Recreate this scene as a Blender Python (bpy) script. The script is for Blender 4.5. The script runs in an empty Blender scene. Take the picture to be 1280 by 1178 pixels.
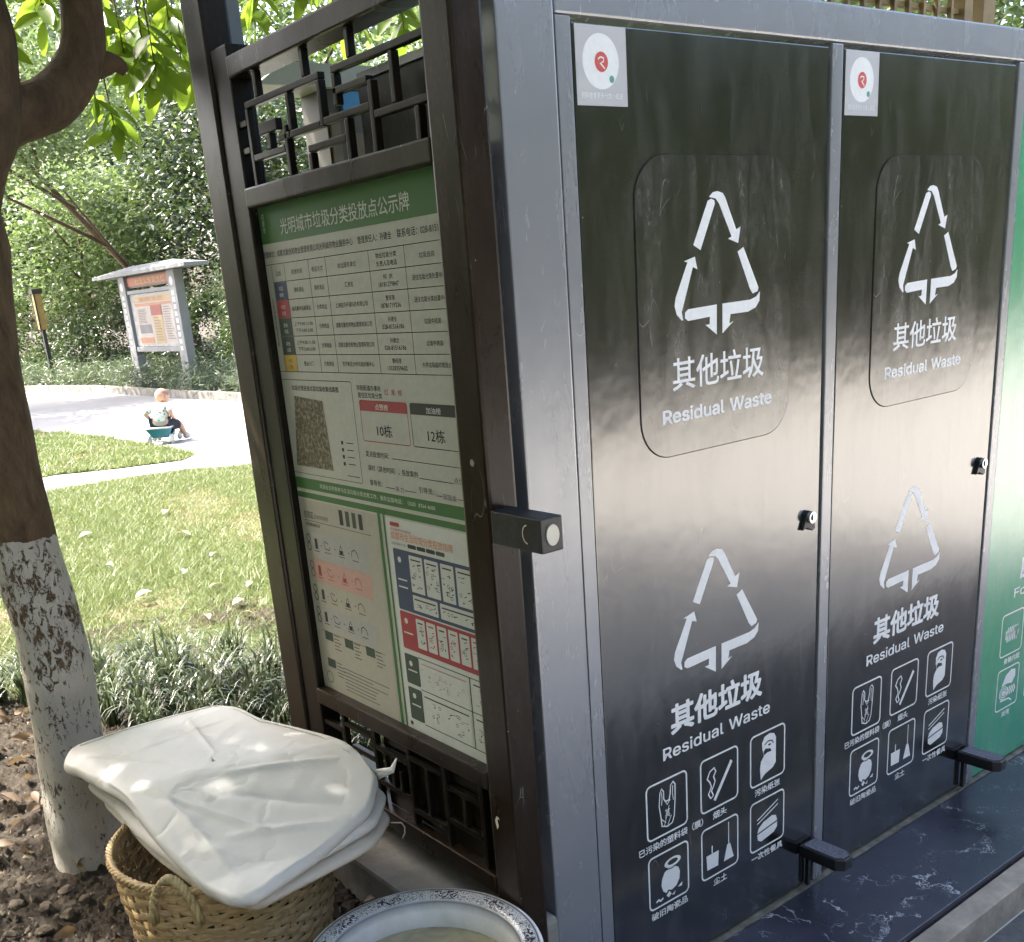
import bpy, bmesh, math, random
import numpy as np
from mathutils import Vector, Matrix
random.seed(7); rng = np.random.default_rng(7)
scene = bpy.context.scene
COL = scene.collection
PI = math.pi

# ------------------------------------------------------------------ camera, world, sun
cam_d = bpy.data.cameras.new('camera'); cam = bpy.data.objects.new('camera', cam_d); COL.objects.link(cam)
CAM = Vector((-0.9137, -1.3691, 1.4734))
_y, _p, _r = 0.6306, 0.3311, -0.0863
fwd = Vector((math.sin(_y)*math.cos(_p), math.cos(_y)*math.cos(_p), -math.sin(_p)))
rt = Vector((math.cos(_y), -math.sin(_y), 0)); up = rt.cross(fwd)
r2 = rt*math.cos(_r)+up*math.sin(_r); u2 = -rt*math.sin(_r)+up*math.cos(_r)
M = Matrix((r2, u2, -fwd)).transposed().to_4x4(); M.translation = CAM
cam.matrix_world = M
cam_d.sensor_width = 36; cam_d.sensor_fit = 'HORIZONTAL'
cam_d.lens = 1302.98/1280*36
cam_d.shift_x = (640-606.36)/1280; cam_d.shift_y = (805.39-589)/1280
cam_d.clip_start = 0.05; cam_d.clip_end = 500
scene.camera = cam

SUN_EL, SUN_AZ = math.radians(54), math.radians(-36)      # azimuth from +Y towards +X
sdir = Vector((math.sin(SUN_AZ)*math.cos(SUN_EL), math.cos(SUN_AZ)*math.cos(SUN_EL), math.sin(SUN_EL)))
world = bpy.data.worlds.new('World'); scene.world = world; world.use_nodes = True
wn = world.node_tree.nodes; wl = world.node_tree.links
sky = wn.new('ShaderNodeTexSky'); sky.sky_type = 'NISHITA'; sky.sun_disc = False
sky.sun_elevation = SUN_EL; sky.sun_rotation = SUN_AZ; sky.dust_density = 6.0; sky.air_density = .8; sky.ozone_density = .3
wl.new(sky.outputs[0], wn['Background'].inputs[0]); wn['Background'].inputs[1].default_value = 0.15
sun_d = bpy.data.lights.new('sun', 'SUN'); sun_d.energy = 2.9; sun_d.angle = math.radians(0.5); sun_d.color = (1, .955, .88)
sun = bpy.data.objects.new('sun', sun_d); COL.objects.link(sun)
sun.rotation_euler = sdir.to_track_quat('Z', 'Y').to_euler()
scene.view_settings.view_transform = 'Standard'; scene.view_settings.look = 'None'
scene.view_settings.gamma = 1; scene.view_settings.exposure = 2.75; scene.view_settings.use_curve_mapping = False
scene.cycles.max_bounces = 7; scene.cycles.transmission_bounces = 4

# ------------------------------------------------------------------ materials
def nt(name):
    m = bpy.data.materials.new(name); m.use_nodes = True
    t = m.node_tree; return m, t, t.nodes['Principled BSDF']
def N(t, typ, **kw):
    n = t.nodes.new(typ)
    for k, v in kw.items():
        if k.startswith('i_'):
            key = k[2:]; key = int(key) if key.isdigit() else key.replace('_', ' ')
            n.inputs[key].default_value = v
        else: setattr(n, k, v)
    return n
def coords(t, scale=(1, 1, 1), kind='Object'):
    c = N(t, 'ShaderNodeTexCoord'); mp = N(t, 'ShaderNodeMapping'); mp.inputs['Scale'].default_value = scale
    t.links.new(c.outputs[kind], mp.inputs[0]); return mp.outputs[0]
def noise(t, vec, scale, detail=4, rough=.6, dist=0):
    n = N(t, 'ShaderNodeTexNoise', i_Scale=scale, i_Detail=detail, i_Roughness=rough, i_Distortion=dist)
    t.links.new(vec, n.inputs['Vector']); return n.outputs['Fac']
def ramp(t, fac, stops, interp='LINEAR'):
    r = N(t, 'ShaderNodeValToRGB'); r.color_ramp.interpolation = interp
    while len(r.color_ramp.elements) < len(stops): r.color_ramp.elements.new(.5)
    for e, (p, c) in zip(r.color_ramp.elements, stops):
        e.position = p; e.color = (*c, 1) if len(c) == 3 else c
    t.links.new(fac, r.inputs[0]); return r.outputs[0]
def mixc(t, fac, a, b):
    m = N(t, 'ShaderNodeMix', data_type='RGBA')
    for s, v in ((0, fac), (6, a), (7, b)):
        if isinstance(v, (int, float)): m.inputs[s].default_value = v
        elif isinstance(v, tuple): m.inputs[s].default_value = (*v, 1)
        else: t.links.new(v, m.inputs[s])
    return m.outputs[2]
def bump(t, b, h, strength=.3, dist=.01):
    n = N(t, 'ShaderNodeBump', i_Strength=strength, i_Distance=dist); t.links.new(h, n.inputs['Height'])
    t.links.new(n.outputs[0], b.inputs['Normal'])
def g3(v): return (v, v, v)
def simple(name, col, rough=.6, var=.25, scale=12, bmp=0, ior=1.5, metal=0, bscale=60):
    m, t, b = nt(name); v = coords(t)
    f = noise(t, v, scale)
    a = tuple(c*(1-var) for c in col); c2 = tuple(min(1, c*(1+var)) for c in col)
    t.links.new(ramp(t, f, [(.3, a), (.7, c2)]), b.inputs['Base Color'])
    b.inputs['Roughness'].default_value = rough; b.inputs['IOR'].default_value = ior; b.inputs['Metallic'].default_value = metal
    if bmp: bump(t, b, noise(t, v, bscale, 6), bmp, .004)
    return m
def ink(name, col, rough=.45):
    m, t, b = nt(name); b.inputs['Roughness'].default_value = rough
    v = coords(t); t.links.new(ramp(t, noise(t, v, 90, 3), [(.3, tuple(c*.92 for c in col)), (.7, col)]), b.inputs['Base Color'])
    return m

def painted_metal(name, col, rough=.3, ior=2.1, smear=.5, dustcol=(.16, .155, .14), dustamt=.35, speck=True):
    m, t, b = nt(name); v = coords(t)
    # dust smears stretched vertically, small specks, thin scratches
    vs = coords(t, (9, 9, 2.2)); sm = noise(t, vs, 2.0, 6, .65, .6)
    big = noise(t, v, 3.2, 4)
    fine = noise(t, coords(t, (60, 60, 26)), 3.0, 5, .7)
    dmask = N(t, 'ShaderNodeMath', operation='MULTIPLY'); t.links.new(ramp(t, sm, [(.44, g3(0)), (.68, g3(1))]), dmask.inputs[0]); t.links.new(ramp(t, fine, [(.38, g3(0)), (.62, g3(1))]), dmask.inputs[1])
    dm2 = N(t, 'ShaderNodeMath', operation='MULTIPLY', i_1=dustamt); t.links.new(dmask.outputs[0], dm2.inputs[0])
    c = mixc(t, dm2.outputs[0], col, dustcol)
    # scratches : thin warped voronoi lines, sparse
    vo = N(t, 'ShaderNodeTexVoronoi', feature='DISTANCE_TO_EDGE', i_Scale=7.0); nv = coords(t, (1.0, 1, .35))
    nd = N(t, 'ShaderNodeTexNoise', i_Scale=5.0, i_Detail=2.0); t.links.new(nv, nd.inputs[0])
    ad = N(t, 'ShaderNodeVectorMath', operation='ADD'); t.links.new(nv, ad.inputs[0]); t.links.new(nd.outputs['Color'], ad.inputs[1]); t.links.new(ad.outputs[0], vo.inputs['Vector'])
    ln = ramp(t, vo.outputs['Distance'], [(.0, g3(1)), (.005, g3(0))])
    gate = ramp(t, noise(t, v, 9, 2), [(.62, g3(0)), (.66, g3(1))])
    sc = N(t, 'ShaderNodeMath', operation='MULTIPLY'); t.links.new(ln, sc.inputs[0]); t.links.new(gate, sc.inputs[1])
    sc2 = N(t, 'ShaderNodeMath', operation='MULTIPLY', i_1=.45); t.links.new(sc.outputs[0], sc2.inputs[0])
    c = mixc(t, sc2.outputs[0], c, (.45, .44, .42))
    if speck:
        sp = N(t, 'ShaderNodeTexVoronoi', i_Scale=42.0, i_Randomness=1.0); t.links.new(v, sp.inputs['Vector'])
        s1 = ramp(t, sp.outputs['Distance'], [(.03, g3(1)), (.06, g3(0))])
        sg = ramp(t, noise(t, v, 17, 2), [(.58, g3(0)), (.62, g3(1))])
        s2 = N(t, 'ShaderNodeMath', operation='MULTIPLY'); t.links.new(s1, s2.inputs[0]); t.links.new(sg, s2.inputs[1])
        s3 = N(t, 'ShaderNodeMath', operation='MULTIPLY', i_1=.6); t.links.new(s2.outputs[0], s3.inputs[0])
        c = mixc(t, s3.outputs[0], c, (.5, .49, .45))
    t.links.new(c, b.inputs['Base Color'])
    rr = N(t, 'ShaderNodeMapRange', i_3=rough-.05, i_4=rough+.16*smear); t.links.new(sm, rr.inputs[0]); t.links.new(rr.outputs[0], b.inputs['Roughness'])
    b.inputs['IOR'].default_value = ior
    hb = N(t, 'ShaderNodeMath', operation='MULTIPLY_ADD', i_1=.06); t.links.new(sm, hb.inputs[0]); t.links.new(big, hb.inputs[2]); bump(t, b, hb.outputs[0], .26, .007)
    return m

M_BLACK = painted_metal('black_door_paint', (.006, .0062, .0055), .15, 2.3, .5, dustcol=(.1, .098, .09), dustamt=.5)
M_FLAP = painted_metal('black_flap_paint', (.006, .0062, .0055), .15, 2.25, .8, dustcol=(.12, .115, .105), dustamt=.85)
M_GREEN = painted_metal('green_door_paint', (.02, .33, .15), .22, 2.5, .5, dustcol=(.3, .45, .38))
M_GREY = painted_metal('blue_grey_frame_paint', (.20, .208, .225), .26, 2.3, .4, dustcol=(.3, .3, .3), dustamt=.08)
M_SIDE = painted_metal('dark_side_paint', (.01, .01, .01), .3, 1.5, .5)
M_GAP = simple('gap_shadow_black', (.006, .006, .006), .8)  # near-black stands in for shade in flap gap and pedal slot; also eyes
M_BROWN = painted_metal('brown_iron_paint', (.016, .009, .0045), .26, 1.36, .7, dustcol=(.07, .05, .03), dustamt=.4)
M_LATT = painted_metal('dark_bronze_lattice_paint', (.008, .0055, .003), .28, 1.33, .7, dustcol=(.06, .05, .03), dustamt=.4)
M_WHITEINK = ink('white_print', (.82, .83, .82), .4)
M_STK = simple('sticker_grey_film', (.5, .5, .51), .35, .06)
M_RED = ink('sticker_red', (.62, .1, .08)); M_TEAL = ink('sticker_teal', (.1, .33, .27))
M_BLKPL = simple('black_plastic', (.015, .015, .017), .4, .3, 40, .3, 1.6)
M_CHROME = simple('chrome_lock', (.62, .62, .62), .25, .1, 30, 0, 1.5, 1)
M_CREAM = simple('cream_plug', (.62, .57, .46), .5, .1)
M_CONC = simple('plinth_concrete', (.2, .19, .165), .85, .35, 9, .6)
M_TANST = simple('kerb_sandstone', (.36, .31, .25), .8, .3, 14, .6)
M_PAVE = simple('pavement_concrete', (.46, .45, .425), .85, .12, 3, .4)
M_DARKSLAB = simple('near_slab_darkened', (.10, .10, .105), .85, .3, 30, .5)  # slab colour darkened to deepen the shade reflected in the lower doors
M_ROAD = simple('road_concrete', (.225, .225, .23), .85, .1, .8, .3)
M_PATH = simple('path_concrete', (.27, .265, .25), .85, .1, 2, .3)
M_BASEGREY = simple('light_grey_paint', (.33, .34, .33), .5, .12, 4)
M_TRIM = simple('threshold_strip', (.16, .15, .12), .6, .5, 30, .4)

def marble_mat():
    m, t, b = nt('dark_blue_marble'); v = coords(t)
    nd = N(t, 'ShaderNodeTexNoise', i_Scale=3.0, i_Detail=6.0, i_Roughness=.65); t.links.new(v, nd.inputs[0])
    sc = N(t, 'ShaderNodeVectorMath', operation='SCALE'); sc.inputs[3].default_value = .55; t.links.new(nd.outputs['Color'], sc.inputs[0])
    ad = N(t, 'ShaderNodeVectorMath', operation='ADD'); t.links.new(v, ad.inputs[0]); t.links.new(sc.outputs[0], ad.inputs[1])
    out = None
    for s, w, g, o in ((2.6, .011, .46, 0), (6.0, .012, .55, 3.1)):
        vo = N(t, 'ShaderNodeTexVoronoi', feature='DISTANCE_TO_EDGE', i_Scale=s); t.links.new(ad.outputs[0], vo.inputs['Vector'])
        l = ramp(t, vo.outputs['Distance'], [(0, g3(1)), (w*.35, g3(.55)), (w, g3(0))])
        gate = ramp(t, noise(t, coords(t, (1, 1.5, 1+o)), 4.5+o, 3), [(g, g3(0)), (g+.09, g3(1))])
        mm = N(t, 'ShaderNodeMath', operation='MULTIPLY'); t.links.new(l, mm.inputs[0]); t.links.new(gate, mm.inputs[1])
        if out is None: out = mm.outputs[0]
        else:
            mx = N(t, 'ShaderNodeMath', operation='MAXIMUM'); t.links.new(out, mx.inputs[0]); t.links.new(mm.outputs[0], mx.inputs[1]); out = mx.outputs[0]
    base = ramp(t, noise(t, v, 5, 8, .7), [(.3, (.018, .018, .030)), (.6, (.034, .034, .052)), (.8, (.07, .07, .09))])
    c = mixc(t, out, base, (.55, .56, .6))
    dust = ramp(t, noise(t, v, 38, 5, .7), [(.63, g3(0)), (.8, g3(.35))])
    c = mixc(t, dust, c, (.3, .28, .25))
    t.links.new(c, b.inputs['Base Color']); b.inputs['IOR'].default_value = 1.6
    t.links.new(ramp(t, noise(t, v, 12, 4), [(.3, g3(.22)), (.7, g3(.42))]), b.inputs['Roughness'])
    return m
M_MARBLE = marble_mat()

def leaf_mat(name, a, b_, trans=.45, rough=.35, tint=None):
    m, t, b = nt(name)
    geo = N(t, 'ShaderNodeNewGeometry'); rnd = geo.outputs['Random Per Island']
    mid = tuple((x+y)/2 for x, y in zip(a, b_))
    col = ramp(t, rnd, [(0, a), (.5, mid), (1, b_)])
    t.links.new(col, b.inputs['Base Color']); b.inputs['Roughness'].default_value = rough
    tr = N(t, 'ShaderNodeBsdfTranslucent')
    tc = mixc(t, .5, col, tint or (.22, .33, .07)); t.links.new(tc, tr.inputs[0])
    mx = N(t, 'ShaderNodeMixShader', i_0=trans); t.links.new(b.outputs[0], mx.inputs[1]); t.links.new(tr.outputs[0], mx.inputs[2])
    t.links.new(mx.outputs[0], t.nodes['Material Output'].inputs[0])
    return m
L_ROW = leaf_mat('darkened_row_leaf', (.016, .028, .012), (.04, .055, .022), .1, .45)  # leaf colour darkened so the sunlit row reflects dark in the doors
L_NEAR = leaf_mat('near_tree_leaf', (.06, .12, .02), (.14, .22, .035), .5, .3, (.42, .62, .05))
L_DARK = leaf_mat('dark_leaf', (.012, .028, .014), (.045, .07, .032), .15, .33)
L_MID = leaf_mat('mid_green_leaf', (.035, .072, .022), (.12, .18, .055), .32, .33)
L_PALE = leaf_mat('pale_leaf', (.09, .14, .05), (.26, .32, .17), .38, .3)
L_GREY = leaf_mat('grey_green_leaf', (.07, .095, .055), (.15, .18, .11), .25, .28, (.2, .3, .12))
L_GRASS = leaf_mat('lawn_blade', (.085, .13, .035), (.20, .23, .095), .3, .5, (.26, .34, .11))
L_DRYG = leaf_mat('dry_blade', (.20, .165, .08), (.30, .25, .14), .3, .6, (.3, .26, .14))
L_TUFT = leaf_mat('lilyturf_blade', (.018, .034, .014), (.17, .20, .12), .2, .2, (.2, .26, .12))
L_DRY = leaf_mat('dry_leaf', (.06, .035, .02), (.30, .21, .13), .2, .6, (.3, .2, .08))

def bark_mat(name, wash_z, colA, colB, white=(.60, .56, .48)):
    m, t, b = nt(name); v = coords(t, (1, 1, .35)); vv = coords(t)
    f = noise(t, v, 34, 8, .7, .4)
    brown = ramp(t, f, [(.3, colA), (.65, colB)])
    if wash_z is not None:
        # lime wash below a height, flaked away in cracks and patches
        fl = noise(t, coords(t, (1.5, 1.5, .75)), 52, 8, .78, .5)
        pat = noise(t, vv, 9, 3)
        mm = N(t, 'ShaderNodeMath', operation='MULTIPLY_ADD', i_1=.45); t.links.new(pat, mm.inputs[0]); t.links.new(fl, mm.inputs[2])
        sx = N(t, 'ShaderNodeSeparateXYZ'); t.links.new(vv, sx.inputs[0])
        # more flaking near the top of the wash
        hg = N(t, 'ShaderNodeMapRange', i_1=wash_z-.55, i_2=wash_z, i_3=0.0, i_4=.055); t.links.new(sx.outputs[2], hg.inputs[0])
        su = N(t, 'ShaderNodeMath', operation='ADD'); t.links.new(mm.outputs[0], su.inputs[0]); t.links.new(hg.outputs[0], su.inputs[1])
        keep = ramp(t, su.outputs[0], [(.815, g3(1)), (.826, g3(0))])
        edge = N(t, 'ShaderNodeMath', operation='MULTIPLY_ADD', i_1=.05); t.links.new(noise(t, vv, 26, 3), edge.inputs[0]); t.links.new(sx.outputs[2], edge.inputs[2])
        below = N(t, 'ShaderNodeMath', operation='LESS_THAN', i_1=wash_z+.025); t.links.new(edge.outputs[0], below.inputs[0])
        k = N(t, 'ShaderNodeMath', operation='MULTIPLY'); t.links.new(keep, k.inputs[0]); t.links.new(below.outputs[0], k.inputs[1])
        wc = ramp(t, noise(t, vv, 7, 5), [(.3, tuple(c*.75 for c in white)), (.7, white)])
        brown = mixc(t, k.outputs[0], brown, wc)
        hm = N(t, 'ShaderNodeMath', operation='ADD'); t.links.new(f, hm.inputs[0]); t.links.new(k.outputs[0], hm.inputs[1]); hgt = hm.outputs[0]
    else: hgt = f
    t.links.new(brown, b.inputs['Base Color']); b.inputs['Roughness'].default_value = .9
    bump(t, b, hgt, .9, .009)
    return m
M_BARK = bark_mat('whitewashed_bark', .825, (.06, .038, .02), (.18, .115, .062))
M_BARK2 = bark_mat('plain_bark', None, (.055, .036, .02), (.16, .105, .06))

def soil_mat():
    m, t, b = nt('bare_soil'); v = coords(t)
    c = ramp(t, noise(t, v, 22, 8, .7), [(.3, (.018, .013, .008)), (.55, (.05, .037, .024)), (.8, (.12, .092, .062))])
    t.links.new(c, b.inputs['Base Color']); b.inputs['Roughness'].default_value = .95
    bump(t, b, noise(t, v, 70, 8, .75), .9, .012); return m
M_SOIL = soil_mat()
def lawn_mat():
    m, t, b = nt('lawn_ground'); v = coords(t)
    c = ramp(t, noise(t, v, 3.2, 6, .65), [(.33, (.05, .08, .022)), (.5, (.09, .12, .035)), (.6, (.17, .14, .075)), (.8, (.22, .165, .10))])
    t.links.new(c, b.inputs['Base Color']); b.inputs['Roughness'].default_value = .95
    bump(t, b, noise(t, v, 60, 8, .75), .9, .02); return m
M_LAWN = lawn_mat()

def weave_mat():
    m, t, b = nt('bamboo_strip'); v = coords(t)
    oi = N(t, 'ShaderNodeObjectInfo')
    base = ramp(t, noise(t, coords(t, (3, 3, 14)), 14, 5), [(.3, (.36, .23, .10)), (.55, (.58, .41, .20)), (.75, (.70, .54, .31))])
    c = mixc(t, .25, base, ramp(t, oi.outputs['Random'], [(0, (.34, .22, .10)), (1, (.68, .52, .28))]))
    t.links.new(c, b.inputs['Base Color']); b.inputs['Roughness'].default_value = .5
    bump(t, b, noise(t, coords(t, (6, 6, 60)), 12, 4), .3, .002); return m
M_BAMBOO = weave_mat()
M_ROPE = simple('plaited_handle_straw', (.46, .36, .17), .65, .35, 60, .5)

def sack_mat(name, col):
    m, t, b = nt(name); v = coords(t)
    c = ramp(t, noise(t, v, 4, 5), [(.3, tuple(x*.9 for x in col)), (.7, col)])
    st = ramp(t, noise(t, v, 2.2, 4, .6, .8), [(.6, g3(0)), (.78, g3(.45))])
    c = mixc(t, st, c, (.5, .42, .3))
    t.links.new(c, b.inputs['Base Color']); b.inputs['Roughness'].default_value = .5
    h = N(t, 'ShaderNodeMath', operation='ADD')
    w1 = noise(t, v, 9, 3, .5, 1.2); w2 = N(t, 'ShaderNodeMath', operation='MULTIPLY', i_1=.12); t.links.new(noise(t, v, 300, 2), w2.inputs[0])
    vc = N(t, 'ShaderNodeTexVoronoi', feature='DISTANCE_TO_EDGE', i_Scale=3.0); nz = N(t, 'ShaderNodeTexNoise', i_Scale=6.0, i_Detail=3.0); t.links.new(v, nz.inputs[0])
    sc_ = N(t, 'ShaderNodeVectorMath', operation='SCALE'); sc_.inputs[3].default_value = .35; t.links.new(nz.outputs['Color'], sc_.inputs[0])
    av = N(t, 'ShaderNodeVectorMath', operation='ADD'); t.links.new(v, av.inputs[0]); t.links.new(sc_.outputs[0], av.inputs[1]); t.links.new(av.outputs[0], vc.inputs['Vector'])
    cr = N(t, 'ShaderNodeMath', operation='MULTIPLY', i_1=-.55); t.links.new(ramp(t, vc.outputs['Distance'], [(0, g3(1)), (.05, g3(.3)), (.16, g3(0))]), cr.inputs[0])
    w0 = w1; wa = N(t, 'ShaderNodeMath', operation='ADD'); t.links.new(w0, wa.inputs[0]); t.links.new(cr.outputs[0], wa.inputs[1]); w1 = wa.outputs[0]
    t.links.new(w1, h.inputs[0]); t.links.new(w2.outputs[0], h.inputs[1]); bump(t, b, h.outputs[0], .17, .02)
    return m
M_SACK = sack_mat('white_woven_sack', (.64, .62, .57)); M_SACK2 = sack_mat('cream_woven_sack', (.60, .55, .46))

def basin_mat():
    m, t, b = nt('enamel_with_blue_black_border'); tc = N(t, 'ShaderNodeTexCoord'); sx = N(t, 'ShaderNodeSeparateXYZ'); t.links.new(tc.outputs['Object'], sx.inputs[0])
    at = N(t, 'ShaderNodeMath', operation='ARCTAN2'); t.links.new(sx.outputs[1], at.inputs[0]); t.links.new(sx.outputs[0], at.inputs[1])
    xx = N(t, 'ShaderNodeVectorMath', operation='LENGTH'); cb = N(t, 'ShaderNodeCombineXYZ'); t.links.new(sx.outputs[0], cb.inputs[0]); t.links.new(sx.outputs[1], cb.inputs[1]); t.links.new(cb.outputs[0], xx.inputs[0])
    rad = xx.outputs['Value']
    # polar coordinates (angle*R, r) for the scroll ornament
    aa = N(t, 'ShaderNodeMath', operation='MULTIPLY', i_1=.2); t.links.new(at.outputs[0], aa.inputs[0])
    pc = N(t, 'ShaderNodeCombineXYZ'); t.links.new(aa.outputs[0], pc.inputs[0]); t.links.new(rad, pc.inputs[1])
    n1 = noise(t, pc.outputs[0], 75, 3, .6, 2.5)
    dens = N(t, 'ShaderNodeMath', operation='SINE'); a6 = N(t, 'ShaderNodeMath', operation='MULTIPLY', i_1=11.0); t.links.new(at.outputs[0], a6.inputs[0]); t.links.new(a6.outputs[0], dens.inputs[0])
    dn = N(t, 'ShaderNodeMath', operation='MULTIPLY_ADD', i_1=.05); t.links.new(dens.outputs[0], dn.inputs[0]); t.links.new(n1, dn.inputs[2])
    band = N(t, 'ShaderNodeMath', operation='PINGPONG', i_1=.055); t.links.new(dn.outputs[0], band.inputs[0])
    scroll = ramp(t, band.outputs[0], [(.018, g3(1)), (.028, g3(0))])
    solid = ramp(t, dn.outputs[0], [(.56, g3(0)), (.58, g3(1))])
    mx = N(t, 'ShaderNodeMath', operation='MAXIMUM'); t.links.new(scroll, mx.inputs[0]); t.links.new(solid, mx.inputs[1])
    ring = ramp(t, rad, [(.1785, g3(0)), (.180, g3(1)), (.203, g3(1)), (.2045, g3(0))])
    k = N(t, 'ShaderNodeMath', operation='MULTIPLY'); t.links.new(mx.outputs[0], k.inputs[0]); t.links.new(ring, k.inputs[1])
    lines = None
    for r0 in (.1765, .2065):
        l = ramp(t, rad, [(r0-.0012, g3(0)), (r0-.0006, g3(1)), (r0+.0006, g3(1)), (r0+.0012, g3(0))])
        mm = N(t, 'ShaderNodeMath', operation='MAXIMUM'); t.links.new(l, mm.inputs[0]); t.links.new(k.outputs[0] if lines is None else lines, mm.inputs[1]); lines = mm.outputs[0]
    white = ramp(t, noise(t, tc.outputs['Object'], 14, 5), [(.35, (.6, .6, .58)), (.6, (.74, .74, .73))])
    inner = ramp(t, rad, [(.155, g3(1)), (.172, g3(0))])
    white = mixc(t, inner, white, (.5, .47, .4))
    t.links.new(mixc(t, lines, white, (.02, .025, .05)), b.inputs['Base Color']); b.inputs['Roughness'].default_value = .16
    return m
M_BASIN = basin_mat()

# ------------------------------------------------------------------ geometry helpers
class G:
    def __init__(s): s.v = []; s.f = []; s.m = []
    def add(s, vs, fs, mi=0):
        o = len(s.v); s.v += [tuple(x) for x in vs]; s.f += [tuple(o+i for i in f) for f in fs]; s.m += [mi]*len(fs); return s
    def box(s, x0, x1, y0, y1, z0, z1, mi=0):
        v = [(x, y, z) for x in (x0, x1) for y in (y0, y1) for z in (z0, z1)]
        return s.add(v, [(0, 1, 3, 2), (4, 6, 7, 5), (0, 4, 5, 1), (2, 3, 7, 6), (0, 2, 6, 4), (1, 5, 7, 3)], mi)
    def tube(s, pts, rad, n=10, mi=0, cap=True, flat=1.0):
        pts = [Vector(p) for p in pts]; rs = rad if isinstance(rad, (list, tuple)) else [rad]*len(pts)
        rings = []; pu = None
        for i, p in enumerate(pts):
            d = (pts[min(i+1, len(pts)-1)]-pts[max(i-1, 0)]).normalized()
            if pu is None: pu = d.orthogonal().normalized()
            pu = (pu-d*pu.dot(d)).normalized(); w = d.cross(pu)
            rings.append([p+(pu*math.cos(2*PI*k/n)+w*math.sin(2*PI*k/n)*flat)*rs[i] for k in range(n)])
        vs = [q for r in rings for q in r]; fs = []
        for i in range(len(pts)-1):
            for k in range(n): fs.append((i*n+k, i*n+(k+1) % n, (i+1)*n+(k+1) % n, (i+1)*n+k))
        if cap: fs.append(tuple(range(n))[::-1]); fs.append(tuple((len(pts)-1)*n+k for k in range(n)))
        return s.add(vs, fs, mi)
    def lathe(s, prof, c=(0, 0, 0), n=48, mi=0):
        vs = [(c[0]+r*math.cos(2*PI*k/n), c[1]+r*math.sin(2*PI*k/n), c[2]+z) for r, z in prof for k in range(n)]; fs = []
        for i in range(len(prof)-1):
            for k in range(n): fs.append((i*n+k, i*n+(k+1) % n, (i+1)*n+(k+1) % n, (i+1)*n+k))
        return s.add(vs, fs, mi)
    def prism(s, poly, to3, d0, d1, mi=0):       # 2D polygon extruded between two layers
        n = len(poly); v = [to3(a, b, d0) for a, b in poly]+[to3(a, b, d1) for a, b in poly]
        return s.add(v, [tuple(range(n)), tuple(range(2*n-1, n-1, -1))]+[(i, i+n, (i+1) % n+n, (i+1) % n) for i in range(n)], mi)

BASE = {}
def wpos(o): return BASE.get(o.name, Vector((0, 0, 0)))
def mesh(name, g, mats, smooth=False, off=Vector((0, 0, 0))):
    me = bpy.data.meshes.new(name)
    v = [(a-off[0], b-off[1], c-off[2]) for a, b, c in g.v]
    me.from_pydata(v, [], g.f)
    for m in (mats if isinstance(mats, (list, tuple)) else [mats]): me.materials.append(m)
    if any(g.m): me.polygons.foreach_set('material_index', g.m)
    if smooth: me.polygons.foreach_set('use_smooth', [True]*len(me.polygons))
    me.update(); return me
def fixn(me):
    b = bmesh.new(); b.from_mesh(me); bmesh.ops.recalc_face_normals(b, faces=b.faces); b.to_mesh(me); b.free()
def tag(o, label=None, cat=None, group=None, kind=None):
    for k, v in (('label', label), ('category', cat), ('group', group), ('kind', kind)):
        if v: o[k] = v
    return o
def thing(name, loc, label, cat, group=None):
    o = bpy.data.objects.new(name, None); COL.objects.link(o); o.location = loc; o.empty_display_size = .1
    BASE[o.name] = Vector(loc); return tag(o, label, cat, group)
def part(name, g, mats, parent=None, smooth=False, bevel=0, label=None, origin=None, kind=None):
    off = Vector(origin) if origin is not None else (wpos(parent) if parent else Vector((0, 0, 0)))
    me = mesh(name, g, mats, smooth, off); fixn(me)
    if bevel:
        b = bmesh.new(); b.from_mesh(me)
        bmesh.ops.bevel(b, geom=list(b.edges), offset=bevel, segments=2, affect='EDGES', profile=.6)
        b.to_mesh(me); b.free()
    o = bpy.data.objects.new(name, me); COL.objects.link(o)
    BASE[o.name] = off
    if parent: o.parent = parent; o.location = off-wpos(parent)
    else: o.location = off
    if label: o['label'] = label
    if kind: o['kind'] = kind
    return o
def npmesh(name, V, F, mats, midx=None, smooth=False):
    me = bpy.data.meshes.new(name); k = F.shape[1]
    me.vertices.add(len(V)); me.vertices.foreach_set('co', V.astype(np.float32).ravel())
    me.loops.add(F.size); me.loops.foreach_set('vertex_index', F.astype(np.int32).ravel())
    me.polygons.add(len(F)); me.polygons.foreach_set('loop_start', np.arange(0, F.size, k, dtype=np.int32))
    for m in (mats if isinstance(mats, (list, tuple)) else [mats]): me.materials.append(m)
    if midx is not None: me.polygons.foreach_set('material_index', midx.astype(np.int32))
    if smooth: me.polygons.foreach_set('use_smooth', np.ones(len(F), bool))
    me.update(calc_edges=True); return me
def link(name, me, parent=None, loc=(0, 0, 0), **kw):
    o = bpy.data.objects.new(name, me); COL.objects.link(o); o.location = loc
    if parent: o.parent = parent
    BASE[o.name] = Vector(loc)+(wpos(parent) if parent else Vector((0, 0, 0))); return tag(o, **kw)

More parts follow.
